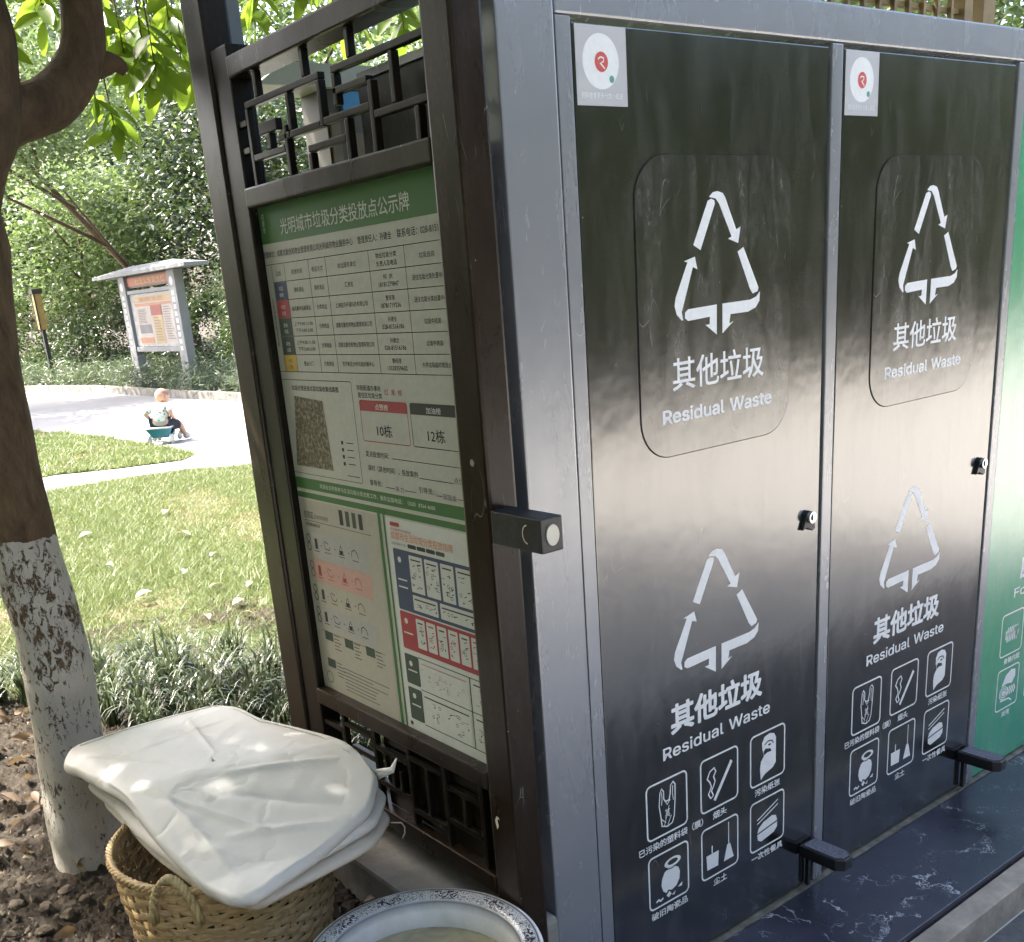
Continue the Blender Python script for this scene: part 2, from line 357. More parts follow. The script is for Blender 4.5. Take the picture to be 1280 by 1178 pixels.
LATIN = {'R':(449,[(60,0),(60,509),(236,509),(290,504),(333,489),(367,465),(390,433),(405,395),(409,352),(405,309),(390,271),(367,240),(333,217),(289,203),(236,198),(96,198),(96,255),(234,255),(269,258),(298,267),(319,281),(334,300),(342,324),(345,352),(342,380),(334,405),(319,425),(298,440),(269,449),(233,452),(125,452),(125,0),(353,0),(230,229),(303,229),(428,0)],[(0,16,1),(16,30,1),(30,2,1),(30,3,2),(30,4,3),(30,5,4),(30,29,5),(29,28,5),(28,6,5),(16,31,30),(27,6,28),(26,6,27),(26,7,6),(25,7,26),(24,7,25),(24,8,7),(23,8,24),(22,8,23),(22,9,8),(21,9,22),(21,10,9),(20,10,21),(19,10,20),(19,11,10),(18,11,19),(17,11,18),(0,15,16),(31,17,16),(31,33,17),(33,11,17),(33,34,11),(34,12,11),(31,14,33),(14,32,33),(35,12,34),(13,35,12),(14,35,13),(0,14,15),(0,31,14),(32,35,14)]),'s':(365,[(182,-8),(145,-5),(112,3),(84,18),(62,38),(45,63),(36,94),(94,107),(105,79),(124,60),(150,49),(181,45),(217,50),(244,62),(262,81),(268,103),(265,121),(254,136),(237,147),(212,155),(149,170),(104,186),(72,208),(53,237),(47,274),(51,305),(65,332),(87,354),(115,370),(149,381),(187,384),(223,381),(254,372),(279,358),(299,339),(314,316),(324,290),(268,277),(258,298),(243,316),(219,328),(187,333),(156,329),(131,317),(114,299),(109,277),(112,258),(124,243),(144,232),(172,223),(229,209),(275,194),(306,171),(325,142),(331,107),(326,75),(312,47),(290,24),(260,6),(223,-5)],[(29,31,30),(29,32,31),(28,32,29),(28,33,32),(27,33,28),(27,34,33),(26,34,27),(26,41,34),(41,35,34),(26,42,41),(40,35,41),(25,42,26),(25,43,42),(39,35,40),(25,44,43),(39,36,35),(38,36,39),(24,44,25),(24,45,44),(37,36,38),(24,46,45),(23,46,24),(23,47,46),(23,48,47),(22,48,23),(22,49,48),(22,50,49),(22,51,50),(21,51,22),(21,52,51),(20,52,21),(20,53,52),(19,53,20),(18,53,19),(17,53,18),(17,54,53),(16,54,17),(15,54,16),(6,8,7),(15,55,54),(14,55,15),(5,8,6),(13,55,14),(5,9,8),(13,56,55),(4,9,5),(12,56,13),(4,10,9),(11,56,12),(4,11,10),(11,57,56),(4,57,11),(3,57,4),(3,58,57),(2,58,3),(2,59,58),(1,59,2),(1,0,59)]),'i':(167,[(84,443),(67,446),(54,455),(44,468),(41,483),(44,499),(54,512),(67,521),(84,524),(100,521),(114,512),(123,499),(126,483),(123,468),(114,455),(100,446),(53,0),(53,379),(114,379),(114,0)],[(16,18,17),(16,19,18),(7,9,8),(6,9,7),(6,10,9),(5,10,6),(5,11,10),(4,11,5),(4,12,11),(3,12,4),(3,13,12),(2,13,3),(2,14,13),(1,14,2),(1,15,14),(0,15,1)]),'d':(424,[(195,-8),(151,-2),(111,16),(79,45),(55,84),(39,133),(34,189),(39,245),(55,293),(79,332),(112,361),(151,378),(196,384),(228,381),(253,373),(272,360),(287,346),(298,331),(306,319),(311,319),(311,509),(372,509),(372,0),(313,0),(313,59),(307,59),(298,46),(287,31),(272,17),(252,4),(227,-5),(205,47),(236,51),(263,65),(284,86),(299,115),(309,150),(312,189),(309,229),(300,263),(284,291),(263,312),(237,325),(205,330),(172,325),(145,311),(124,290),(108,261),(99,227),(96,189),(99,151),(109,117),(124,88),(145,66),(172,51)],[(19,21,20),(19,22,21),(11,13,12),(11,14,13),(10,14,11),(10,15,14),(9,15,10),(9,16,15),(9,17,16),(8,44,9),(44,43,9),(43,17,9),(43,18,17),(42,18,43),(41,18,42),(8,45,44),(41,19,18),(41,40,19),(40,39,19),(39,22,19),(8,46,45),(7,46,8),(7,47,46),(38,22,39),(7,48,47),(6,48,7),(37,22,38),(6,49,48),(6,50,49),(36,22,37),(5,50,6),(5,51,50),(35,22,36),(4,51,5),(4,52,51),(34,24,35),(24,22,35),(4,53,52),(33,24,34),(3,53,4),(3,54,53),(32,25,33),(25,24,33),(32,26,25),(23,22,24),(3,31,54),(31,26,32),(3,26,31),(3,27,26),(2,27,3),(2,28,27),(2,29,28),(1,29,2),(1,30,29),(0,30,1)]),'u':(410,[(182,-5),(146,-1),(115,11),(89,31),(69,59),(57,95),(53,139),(53,379),(114,379),(114,144),(119,105),(137,75),(164,56),(200,50),(226,53),(249,62),(268,77),(283,97),(293,122),(296,153),(296,379),(357,379),(357,0),(298,0),(298,92),(307,92),(286,47),(257,17),(222,0)],[(6,8,7),(6,9,8),(19,21,20),(19,22,21),(18,22,19),(6,10,9),(5,10,6),(17,25,18),(25,22,18),(5,11,10),(16,24,17),(24,25,17),(4,11,5),(16,26,24),(26,23,24),(26,22,25),(15,26,16),(4,12,11),(14,26,15),(3,12,4),(3,13,12),(13,26,14),(3,26,13),(3,27,26),(23,22,26),(2,27,3),(2,28,27),(1,28,2),(1,0,28)]),'a':(389,[(160,-9),(126,-5),(94,5),(68,22),(48,45),(35,73),(30,108),(34,138),(43,161),(58,179),(78,193),(100,203),(125,211),(152,216),(178,220),(209,224),(234,227),(252,230),(265,235),(273,243),(276,255),(276,257),(273,279),(267,297),(256,311),(240,322),(220,329),(196,331),(171,329),(149,322),(132,313),(118,301),(107,288),(100,274),(41,291),(57,322),(79,346),(104,364),(133,375),(163,382),(194,384),(215,383),(239,379),(263,372),(286,360),(306,343),(322,320),(333,290),(337,251),(337,0),(277,0),(277,52),(272,52),(264,38),(252,25),(236,12),(215,1),(190,-6),(170,45),(202,49),(228,59),(248,74),(263,93),(272,115),(276,138),(276,190),(270,186),(259,182),(246,179),(231,176),(216,173),(200,171),(186,169),(175,168),(154,164),(134,159),(117,150),(103,139),(95,124),(92,105),(94,87),(102,72),(114,61),(130,52),(149,47)],[(39,41,40),(39,42,41),(38,42,39),(38,43,42),(37,43,38),(37,44,43),(36,44,37),(36,45,44),(35,45,36),(35,27,45),(27,46,45),(35,28,27),(26,46,27),(35,29,28),(25,46,26),(35,30,29),(34,30,35),(24,46,25),(24,47,46),(34,31,30),(23,47,24),(34,32,31),(22,47,23),(33,32,34),(22,48,47),(21,48,22),(20,48,21),(19,48,20),(19,49,48),(18,49,19),(17,65,18),(65,49,18),(16,65,17),(15,65,16),(14,65,15),(13,65,14),(12,65,13),(11,65,12),(10,65,11),(9,65,10),(9,66,65),(64,49,65),(9,67,66),(9,68,67),(8,68,9),(8,69,68),(8,70,69),(8,71,70),(8,72,71),(8,73,72),(8,74,73),(8,75,74),(7,75,8),(7,76,75),(7,77,76),(7,78,77),(63,49,64),(6,78,7),(6,79,78),(62,49,63),(5,79,6),(5,80,79),(61,51,62),(51,49,62),(5,81,80),(60,51,61),(4,81,5),(4,82,81),(4,83,82),(59,52,60),(52,51,60),(4,84,83),(59,53,52),(50,49,51),(58,53,59),(4,58,84),(4,53,58),(3,53,4),(3,54,53),(3,55,54),(2,55,3),(2,56,55),(1,56,2),(1,57,56),(0,57,1)]),'l':(189,[(139,-2),(101,3),(74,20),(58,47),(53,84),(53,509),(114,509),(114,99),(115,77),(120,62),(130,54),(146,52),(154,52),(160,53),(165,53),(170,54),(181,3),(172,1),(162,-1),(151,-2)],[(4,6,5),(4,7,6),(4,8,7),(3,8,4),(3,9,8),(3,10,9),(3,11,10),(14,16,15),(13,16,14),(12,16,13),(11,16,12),(3,16,11),(2,16,3),(1,16,2),(0,16,1),(0,17,16),(0,18,17),(0,19,18)]),'W':(686,[(155,0),(16,509),(82,509),(163,196),(170,171),(175,145),(181,120),(187,94),(192,67),(197,40),(189,40),(194,67),(200,94),(205,120),(211,145),(218,171),(224,196),(306,509),(380,509),(462,196),(468,171),(474,145),(480,120),(486,94),(492,67),(497,40),(488,40),(493,67),(499,94),(504,120),(510,145),(517,171),(523,196),(603,509),(670,509),(530,0),(455,0),(368,323),(359,356),(351,391),(344,431),(336,475),(350,475),(342,433),(335,395),(327,359),(318,323),(230,0)],[(0,2,1),(0,3,2),(16,41,17),(41,18,17),(41,42,18),(42,19,18),(32,34,33),(32,35,34),(16,43,41),(43,40,41),(43,40,42),(40,19,42),(16,44,43),(39,19,40),(16,45,44),(38,19,39),(16,46,45),(37,19,38),(16,47,46),(36,19,37),(0,4,3),(15,47,16),(36,20,19),(31,35,32),(0,5,4),(14,47,15),(36,21,20),(30,35,31),(0,6,5),(13,47,14),(36,22,21),(29,35,30),(0,7,6),(12,47,13),(36,23,22),(28,35,29),(0,8,7),(11,47,12),(36,24,23),(27,35,28),(0,10,8),(10,9,8),(10,47,11),(36,26,24),(26,25,24),(26,35,27),(0,47,10),(36,35,26)]),'t':(227,[(204,379),(204,327),(6,327),(6,379),(65,471),(126,471),(126,98),(128,76),(136,61),(150,53),(170,50),(177,50),(185,51),(194,52),(202,54),(213,2),(203,-1),(192,-3),(180,-4),(168,-4),(125,2),(92,21),(72,52),(65,93)],[(23,5,4),(23,6,5),(2,0,3),(2,1,0),(23,7,6),(22,7,23),(22,8,7),(22,9,8),(13,15,14),(22,10,9),(12,15,13),(21,10,22),(11,15,12),(10,15,11),(21,15,10),(20,15,21),(19,15,20),(19,16,15),(19,17,16),(19,18,17)]),'e':(404,[(212,-8),(161,-2),(117,16),(82,46),(56,85),(40,132),(34,187),(39,242),(55,290),(81,329),(115,359),(157,378),(205,384),(236,382),(266,374),(294,361),(319,341),(341,315),(357,282),(368,242),(371,194),(371,169),(75,169),(75,221),(338,221),(310,202),(307,237),(298,269),(283,294),(263,314),(237,326),(205,330),(173,326),(146,313),(125,294),(109,270),(99,241),(96,211),(96,178),(100,139),(110,106),(128,80),(151,61),(179,50),(212,46),(234,48),(254,53),(271,61),(285,73),(297,88),(306,105),(365,91),(353,63),(335,39),(311,19),(283,4),(249,-5)],[(11,13,12),(11,14,13),(10,14,11),(10,15,14),(10,16,15),(9,16,10),(9,31,16),(31,17,16),(9,32,31),(30,17,31),(8,32,9),(29,17,30),(8,33,32),(29,18,17),(28,18,29),(8,34,33),(27,18,28),(8,35,34),(7,35,8),(27,19,18),(7,36,35),(26,19,27),(26,24,19),(24,20,19),(6,23,7),(23,36,7),(23,37,36),(25,24,26),(6,22,23),(37,24,23),(37,20,24),(38,20,37),(38,21,20),(5,22,6),(39,21,38),(5,21,22),(5,39,21),(5,40,39),(4,40,5),(4,41,40),(49,51,50),(49,52,51),(48,52,49),(3,41,4),(3,42,41),(47,52,48),(47,53,52),(3,43,42),(46,53,47),(45,53,46),(3,44,43),(44,53,45),(3,53,44),(2,53,3),(2,54,53),(2,55,54),(1,55,2),(1,56,55),(0,56,1)]),'F':(410,[(60,0),(60,509),(369,509),(369,452),(125,452),(125,278),(346,278),(346,221),(125,221),(125,0)],[(0,4,1),(4,2,1),(4,3,2),(0,5,4),(0,8,5),(8,6,5),(8,7,6),(0,9,8)]),'o':(415,[(207,-8),(159,-2),(117,16),(82,46),(56,85),(40,133),(34,187),(40,243),(56,291),(82,330),(117,360),(159,378),(207,384),(256,378),(299,360),(333,330),(359,291),(376,243),(381,187),(376,133),(359,85),(333,46),(299,16),(256,-2),(207,46),(242,51),(270,66),(292,89),(307,117),(316,151),(319,187),(316,224),(307,258),(292,287),(270,310),(242,325),(207,330),(173,325),(145,310),(124,287),(108,258),(99,224),(96,187),(99,151),(108,117),(124,89),(145,66),(173,51)],[(11,13,12),(10,13,11),(10,14,13),(9,14,10),(9,15,14),(8,37,9),(37,36,9),(36,15,9),(36,35,15),(35,16,15),(8,38,37),(34,16,35),(8,39,38),(33,16,34),(7,39,8),(33,17,16),(7,40,39),(32,17,33),(7,41,40),(31,17,32),(6,41,7),(31,18,17),(6,42,41),(30,18,31),(5,42,6),(5,43,42),(29,18,30),(29,19,18),(5,44,43),(28,19,29),(28,20,19),(4,44,5),(4,45,44),(27,20,28),(4,46,45),(26,20,27),(3,46,4),(26,21,20),(3,47,46),(25,21,26),(3,24,47),(24,21,25),(3,21,24),(2,21,3),(2,22,21),(1,22,2),(1,23,22),(0,23,1)])}
# flat print : everything drawn as thin layers on a sheet
class Sheet:
    def __init__(s, to3, step=.00035): s.g = G(); s.to3 = to3; s.step = step; s.layer = 1
    def poly(s, pts, mi=0, layer=None):
        L = (layer or s.layer)*s.step
        from mathutils.geometry import tessellate_polygon
        tris = tessellate_polygon([[Vector((a, b, 0)) for a, b in pts]])
        s.g.add([s.to3(a, b, L) for a, b in pts], [tuple(t) for t in tris], mi)
    def rect(s, u0, v0, u1, v1, mi=0, layer=None): s.poly([(u0, v0), (u1, v0), (u1, v1), (u0, v1)], mi, layer)
    def line(s, pts, w, mi=0, layer=None, closed=False):
        P = [Vector(p) for p in pts]; n = len(P)
        if closed: P = P+[P[0], P[1]]
        L = (layer or s.layer)*s.step
        vs = []; 
        m = len(P) if not closed else n+1
        for i in range(m):
            a = P[i-1] if i > 0 else (P[n-1] if closed else P[0]); b = P[i+1] if i+1 < len(P) else P[i]
            d = (b-a).normalized() if (b-a).length > 1e-9 else Vector((1, 0)); nn = Vector((-d.y, d.x))*w*.5
            k = 1.0
            if (i > 0 or closed) and i+1 < len(P):
                d1 = (P[i]-a).normalized(); c = max(.6, abs(d1.dot(d))); k = 1/c
            vs += [s.to3(*(P[i]+nn*k), L), s.to3(*(P[i]-nn*k), L)]
        s.g.add(vs, [(2*i, 2*i+1, 2*i+3, 2*i+2) for i in range(m-1)], mi)
    def rrect(s, u0, v0, u1, v1, r, w, mi=0, layer=None):
        s.line(rr(u0, v0, u1, v1, r), w, mi, layer, True)
    def circ(s, u, v, r, mi=0, layer=None, ry=None, n=28):
        s.poly([(u+r*math.cos(2*PI*k/n), v+(ry or r)*math.sin(2*PI*k/n)) for k in range(n)], mi, layer)
    def text(s, body, u, v, h=None, w=None, mi=0, layer=None, align='L', bold=0, vertical=False):
        vs, fs = latin(body) if all(c in LATIN or c == ' ' for c in body) else glyphs(body, 0)
        if not vs: return
        a = np.array(vs); x0, x1 = a[:, 0].min(), a[:, 0].max(); y0 = 0.0
        y1 = .72 if all(ord(c) < 256 for c in body) else .86
        sy = h/y1; sx = (w/(x1-x0)) if w else sy
        ox = {'L': 0, 'C': -(x1-x0)*sx/2, 'R': -(x1-x0)*sx}[align]
        L = (layer or s.layer)*s.step
        # heavier weights: the outline struck several times, a hair apart
        n = 1 if not bold else (4 if bold < .015 else 8); R_ = bold*1.0
        for k in range(n):
            a_ = 2*PI*(k+.5)/n; ex, ey = (R_*math.cos(a_), R_*math.sin(a_)) if bold else (0, 0)
            s.g.add([s.to3(u+ox+(p[0]-x0+ex)*sx, v+(p[1]+ey)*sy, L+k*8e-6) for p in vs], fs, mi)
    def vtext(s, body, u, v, h, mi=0, layer=None, pitch=1.15, w=None):
        for i, c in enumerate(body): s.text(c, u, v-i*h*pitch, h, w or h, mi, layer, 'C')
def latin(body):
    x = 0; V = []; F = []
    for c in body:
        if c == ' ': x += 260; continue
        adv, vs, fs = LATIN[c]; o = len(V); V += [((a+x)/1000, b/1000) for a, b in vs]; F += [tuple(i+o for i in f) for f in fs]; x += adv
    return V, F
_gc = {}
def glyphs(body, bold=0):
    k = (body, bold)
    if k not in _gc:
        c = bpy.data.curves.new('print_outline', 'FONT'); c.body = body; c.resolution_u = 2; c.offset = bold
        o = bpy.data.objects.new('print_outline', c); COL.objects.link(o)
        bpy.context.view_layer.update(); me = o.to_mesh()
        _gc[k] = ([(p.co.x, p.co.y) for p in me.vertices], [tuple(f.vertices) for f in me.polygons])
        o.to_mesh_clear(); bpy.data.objects.remove(o); bpy.data.curves.remove(c)
    return _gc[k]
def rr(u0, v0, u1, v1, r, n=5):
    if not isinstance(r, (list, tuple)): r = [r]*4
    out = []
    for (cx, cy, a0), q in zip(((u1, v1, 0), (u0, v1, 90), (u0, v0, 180), (u1, v0, 270)), r):
        sx = -1 if cx == u1 else 1; sy = -1 if cy == v1 else 1
        for i in range(n+1):
            a = math.radians(a0+90*i/n); out.append((cx+sx*q+q*math.cos(a), cy+sy*q+q*math.sin(a)))
    return out

# ------------------------------------------------------------------ the setting
def sheet_obj(name, poly, z, m, parent=None):
    from mathutils.geometry import tessellate_polygon
    g = G(); g.add([(x, y, z) for x, y in poly], [tuple(t) for t in tessellate_polygon([[Vector((x, y, 0)) for x, y in poly]])])
    o = part(name, g, m, parent); o['kind'] = 'structure'
    if o.data.polygons[0].normal.z < 0: o.data.flip_normals()
    return o
GZ = .2
sheet_obj('ground', [(-150, -150), (200, -150), (200, 200), (-150, 200)], -.14, M_SOIL)
sheet_obj('pavement', [(-12, -9), (26, -9), (26, -.29), (-12, -.29)], -.1, M_PAVE)
# raised planting bed that carries soil, lawn, path and road (its top at GZ)
bed = part('terrain', G().box(-60, 170, 3.0, 190, -.13, GZ-.03).box(-12, .165, -1.1, 3.0, -.13, GZ-.03).box(.165, 60, .46, 3.0, -.13, GZ-.03), M_SOIL); bed['kind'] = 'structure'
sheet_obj('road', [(-20, 7.0), (40, 6.0), (40, 45), (-20, 45)], GZ-.012, M_ROAD)
sheet_obj('path', [(-3, 7.0), (.9, 7.2), (3.4, 6.2), (3.6, 7.6), (2.9, 8.2), (-3, 8.6)], GZ-.006, M_PATH)
# near soil with relief
def relief(name, x0, x1, y0, y1, nx, ny, amp, m, seed=1, z=GZ, mask=None):
    r = np.random.default_rng(seed); X, Y = np.meshgrid(np.linspace(x0, x1, nx), np.linspace(y0, y1, ny), indexing='ij')
    Z = np.zeros_like(X)
    for k in range(40):
        f = 2*PI*(1.5+k*.9); a = r.uniform(0, 2*PI); Z += np.sin((X*math.cos(a)+Y*math.sin(a))*f+r.uniform(0, 6))/(1+k*.55)
    Z = Z*amp+z+r.normal(0, amp*.55, Z.shape)+r.random(Z.shape)**14*amp*4
    V = np.stack([X, Y, Z], -1).reshape(-1, 3); i = np.arange(nx*ny).reshape(nx, ny)
    F = np.stack([i[:-1, :-1], i[1:, :-1], i[1:, 1:], i[:-1, 1:]], -1).reshape(-1, 4)
    return link(name, npmesh(name, V, F, m, smooth=True), kind='structure')
relief('soil', -2.2, .95, .42, 3.1, 420, 340, .0045, M_SOIL)
relief('soil_by_the_basin', -2.6, .095, -1.05, .42, 120, 60, .0035, M_SOIL, 2, GZ+.012)
LAWN1 = [(-9, 2.55), (-1.2, 2.45), (0, 2.35), (.35, 2.15), (.7, 1.7), (1.4, 1.5), (7, 1.3), (7, 4.8), (4.4, 5.7), (3.34, 6.33), (2.82, 6.83), (2.43, 7.21), (1.86, 7.33), (1.34, 7.33), (.9, 7.26), (-9, 7.1)]
LAWN2 = [(-6, 8.3), (1.12, 8.15), (1.59, 8.31), (2.11, 8.03), (2.62, 7.86), (2.84, 8.1), (2.88, 8.88), (2.86, 10.55), (2.62, 12.3), (2.4, 13.44), (2.08, 14.71), (-6, 15)]
sheet_obj('lawn', LAWN1, GZ+.001, M_LAWN)
sheet_obj('lawn_beyond_the_path', LAWN2, GZ+.001, M_LAWN)
BED = [(5.62, 9), (60, 9), (60, 60), (-20, 60), (-20, 42), (1.5, 33), (3.95, 23.9), (4.91, 21.2), (5.4, 18.8), (5.44, 16.4), (5.48, 14.5), (5.57, 12.9)]
sheet_obj('planting_bed', BED, GZ+.02, M_SOIL)
g = G()
for a, b in zip(BED[4:-1]+[BED[-1]], BED[5:]+[BED[0]]):
    a = Vector(a); b = Vector(b); n = int((b-a).length/.9)+1
    for k in range(n):
        p = a.lerp(b, k/n); q = a.lerp(b, (k+.985)/n); d = (q-p).normalized(); w = Vector((-d.y, d.x))*.06
        g.prism([tuple(p+w), tuple(q+w), tuple(q-w), tuple(p-w)], lambda x, y, z: (x, y, z), GZ-.01, GZ+.1)
o = part('kerb', g, M_CONC); o['kind'] = 'structure'

# marble step in front of the cabinet, kerb below it
o = part('marble_platform', G().box(.165, 26, -.285, .45, -.135, 0), M_MARBLE, bevel=.003); o['kind'] = 'structure'
ke = thing('kerb_stones', (.165, -.35, -.1), None, None); ke['kind'] = 'structure'
for k in range(20):
    x = .17+k*.8
    part('kerb_stone', G().box(x, x+.794, -.345, -.288, -.14, -.018+.002*(k % 2)), M_TANST, ke, bevel=.004)
for k in range(26):
    x = .17+k*.62
    part('paving_slab', G().box(x, x+.612, -1.25, -.352, -.115, -.094), M_DARKSLAB, ke, bevel=.003)
part('planter_edge', G().box(.1, .162, -1.1, -.045, -.13, GZ+.05), M_CONC, bevel=.004)['kind'] = 'structure'

# ------------------------------------------------------------------ waste cabinet
PITCH = .7163
cab = thing('waste_cabinet', (.2, 0, 0), 'tall blue grey metal waste cabinet with black and green doors on the marble step', 'waste cabinet')
part('body', G().box(.203, 2.56, .012, .40, .004, 1.83), M_SIDE, cab, bevel=.003)
part('corner_post', G().box(.2, .3165, -.004, .045, .004, 1.925), M_GREY, cab, bevel=.004)
part('door_stile', G().box(.3185, .350, -.004, .011, .004, 1.857), M_GREY, cab, bevel=.0015)
part('top_rail', G().box(.3185, 2.56, -.004, .05, 1.859, 1.925), M_GREY, cab, bevel=.004)
for x0, x1 in ((1.0305, 1.0655), (1.0305+PITCH, 1.0655+PITCH), (1.0305+2*PITCH, 2.56)):
    part('mullion', G().box(x0, x1, -.004, .011, .004, 1.857), M_GREY, cab, bevel=.003)
part('threshold', G().box(.3185, 2.56, -.014, .011, .0005, .0035), M_TRIM, cab)
part('top_panel', G().box(.203, 2.56, .051, .40, 1.832, 1.845), M_GREY, cab)

front = lambda y0: (lambda u, v, L: (u, y0-L, v))
SYM = [[(.6678,1.5835),(.6772,1.5867),(.6857,1.5841),(.6872,1.5783),(.6468,1.5004),(.6277,1.51)],
[(.6718,1.5902),(.682,1.5976),(.6953,1.5993),(.7094,1.5957),(.7165,1.5873),(.7467,1.5323),(.759,1.5369),(.7523,1.5081),(.7238,1.5168),(.7336,1.5204),(.699,1.578),(.6896,1.5869),(.6757,1.5891)],
[(.7506,1.493),(.7672,1.5003),(.8122,1.425),(.8096,1.4184),(.795,1.4146),(.7865,1.4241)],
[(.8165,1.4174),(.8149,1.4),(.8037,1.3886),(.7814,1.3824),(.7292,1.3819),(.7258,1.3649),(.7374,1.3681),(.7058,1.3488),(.7064,1.4028),(.7882,1.4041),(.8053,1.4086)],
[(.611,1.3999),(.6901,1.4025),(.6894,1.3482),(.6583,1.3680),(.6695,1.3687),(.6705,1.382),(.6105,1.3793),(.6021,1.3845),(.6024,1.3946)],
[(.6311,1.4899),(.602,1.4835),(.611,1.4811),(.5781,1.4223),(.5746,1.4077),(.5802,1.3924),(.5936,1.3812),(.5967,1.382),(.5933,1.3963),(.5982,1.4069),(.6253,1.4725),(.6374,1.468)]]
def inset(poly, e=.0003): return poly

def icon(s, kind, x0, z0, w, h):
    U = lambda a, b: (x0+a*w, z0+b*h)
    P = lambda pts, mi=0: s.poly([U(*p) for p in pts], mi)
    Ln = lambda pts, t=.022, mi=0, cl=False: s.line([U(*p) for p in pts], t*w, mi, None, cl)
    s.rrect(x0, z0, x0+w, z0+h, .012, .0042)
    if kind == 'bag':
        Ln([(.33,.40),(.30,.56),(.33,.80),(.37,.86),(.42,.80),(.42,.66),(.46,.60),(.55,.60),(.58,.70),(.60,.86),(.66,.90),(.71,.84),(.70,.56),(.67,.26),(.62,.15),(.5,.12),(.36,.17),(.33,.40)], .024)
        Ln([(.37,.80),(.38,.68),(.36,.56)], .016); Ln([(.65,.84),(.64,.68),(.66,.56)], .016); Ln([(.46,.60),(.5,.53),(.58,.60)], .016)
        Ln([(.42,.16),(.5,.36),(.55,.50)], .014); Ln([(.5,.14),(.6,.3)], .014); Ln([(.36,.3),(.46,.2)], .014)
        s.text('其', *U(.44, .3), h=.02*1, w=.016)
    elif kind == 'cig':
        P([(.33,.17),(.39,.13),(.86,.74),(.80,.79)])
        Ln([(.26,.22),(.20,.32),(.28,.44),(.24,.54),(.17,.62),(.24,.74),(.36,.78),(.40,.70),(.34,.62),(.38,.52),(.34,.44),(.28,.36),(.33,.26),(.26,.22)], .028)
    elif kind == 'tissue':
        P([(.33,.80),(.40,.90),(.55,.93),(.68,.89),(.74,.80),(.74,.30),(.66,.22),(.42,.16),(.30,.08),(.27,.30),(.30,.44),(.38,.52),(.37,.60),(.34,.66)])
        s.layer = 2
        Ln([(.40,.74),(.50,.79),(.62,.77),(.66,.70)], .022, 1); P([(.38,.63),(.44,.66),(.58,.62),(.60,.56),(.48,.57),(.38,.54)], 1)
        P([(.50,.715),(.56,.73),(.60,.70),(.53,.685)], 1); s.layer = 1
    elif kind == 'jar':
        P([(.32,.50),(.30,.38),(.34,.26),(.42,.19),(.47,.24),(.56,.20),(.68,.24),(.76,.34),(.78,.48),(.74,.58),(.64,.64),(.48,.66),(.38,.60)])
        s.circ(*U(.60, .74), .21*w, 0, 1, .09*h)
        s.layer = 2; s.circ(*U(.60, .745), .13*w, 1, 2, .05*h); Ln([(.42,.645),(.58,.625),(.78,.665)], .02, 1); s.layer = 1
        P([(.42,.14),(.5,.2),(.55,.13),(.48,.08)]); P([(.72,.19),(.84,.25),(.82,.17)]); Ln([(.16,.11),(.22,.14),(.27,.10),(.34,.13)], .035); P([(.56,.10),(.66,.15),(.62,.08)])
    elif kind == 'broom':
        P([(.14,.17),(.44,.16),(.46,.46),(.12,.46)]); Ln([(.28,.46),(.28,.62)], .03)
        Ln([(.74,.45),(.74,.92)], .022); P([(.60,.17),(.88,.17),(.78,.48),(.70,.48)])
    elif kind == 'food':
        Ln([(.20,.62),(.82,.84)], .026); Ln([(.20,.54),(.82,.75)], .026)
        P([(.20,.345),(.80,.415),(.76,.53),(.64,.57),(.38,.52),(.24,.44)]); P([(.20,.315),(.80,.385),(.80,.28),(.70,.20),(.32,.14),(.22,.2)])
    elif kind == 'fish':
        for k in range(6):
            a = .26+k*.085; P([(a,.34),(a+.05,.30),(a+.08,.66),(a+.03,.68)])
        P([(.70,.36),(.80,.42),(.84,.54),(.78,.66),(.68,.66)]); P([(.2,.4),(.26,.38),(.26,.62),(.2,.6)])
        Ln([(.22,.5),(.8,.53)], .04); s.layer = 2; s.circ(*U(.76, .57), .022, 1, 2, .005); s.layer = 1
    elif kind == 'peel':
        P([(.2,.58),(.38,.82),(.62,.92),(.82,.88),(.84,.7),(.7,.56),(.5,.6)])
        s.circ(*U(.32, .40), .19*w, 0, 1, .17*h); s.layer = 2
        for r in (.15, .09): s.line([(U(.32, .40)[0]+r*w*math.cos(a*.4), U(.32, .40)[1]+r*h*.9*math.sin(a*.4)) for a in range(16)], .003, 1)
        s.layer = 1
        for k in range(4): Ln([(.5+.1*k,.50),(.56+.1*k,.40),(.5+.1*k,.3)], .05)
        Ln([(.2,.22),(.6,.2),(.74,.12)], .04)
    elif kind == 'melon':
        P([(.15,.3),(.3,.75),(.6,.85),(.85,.5),(.7,.2),(.3,.15)])

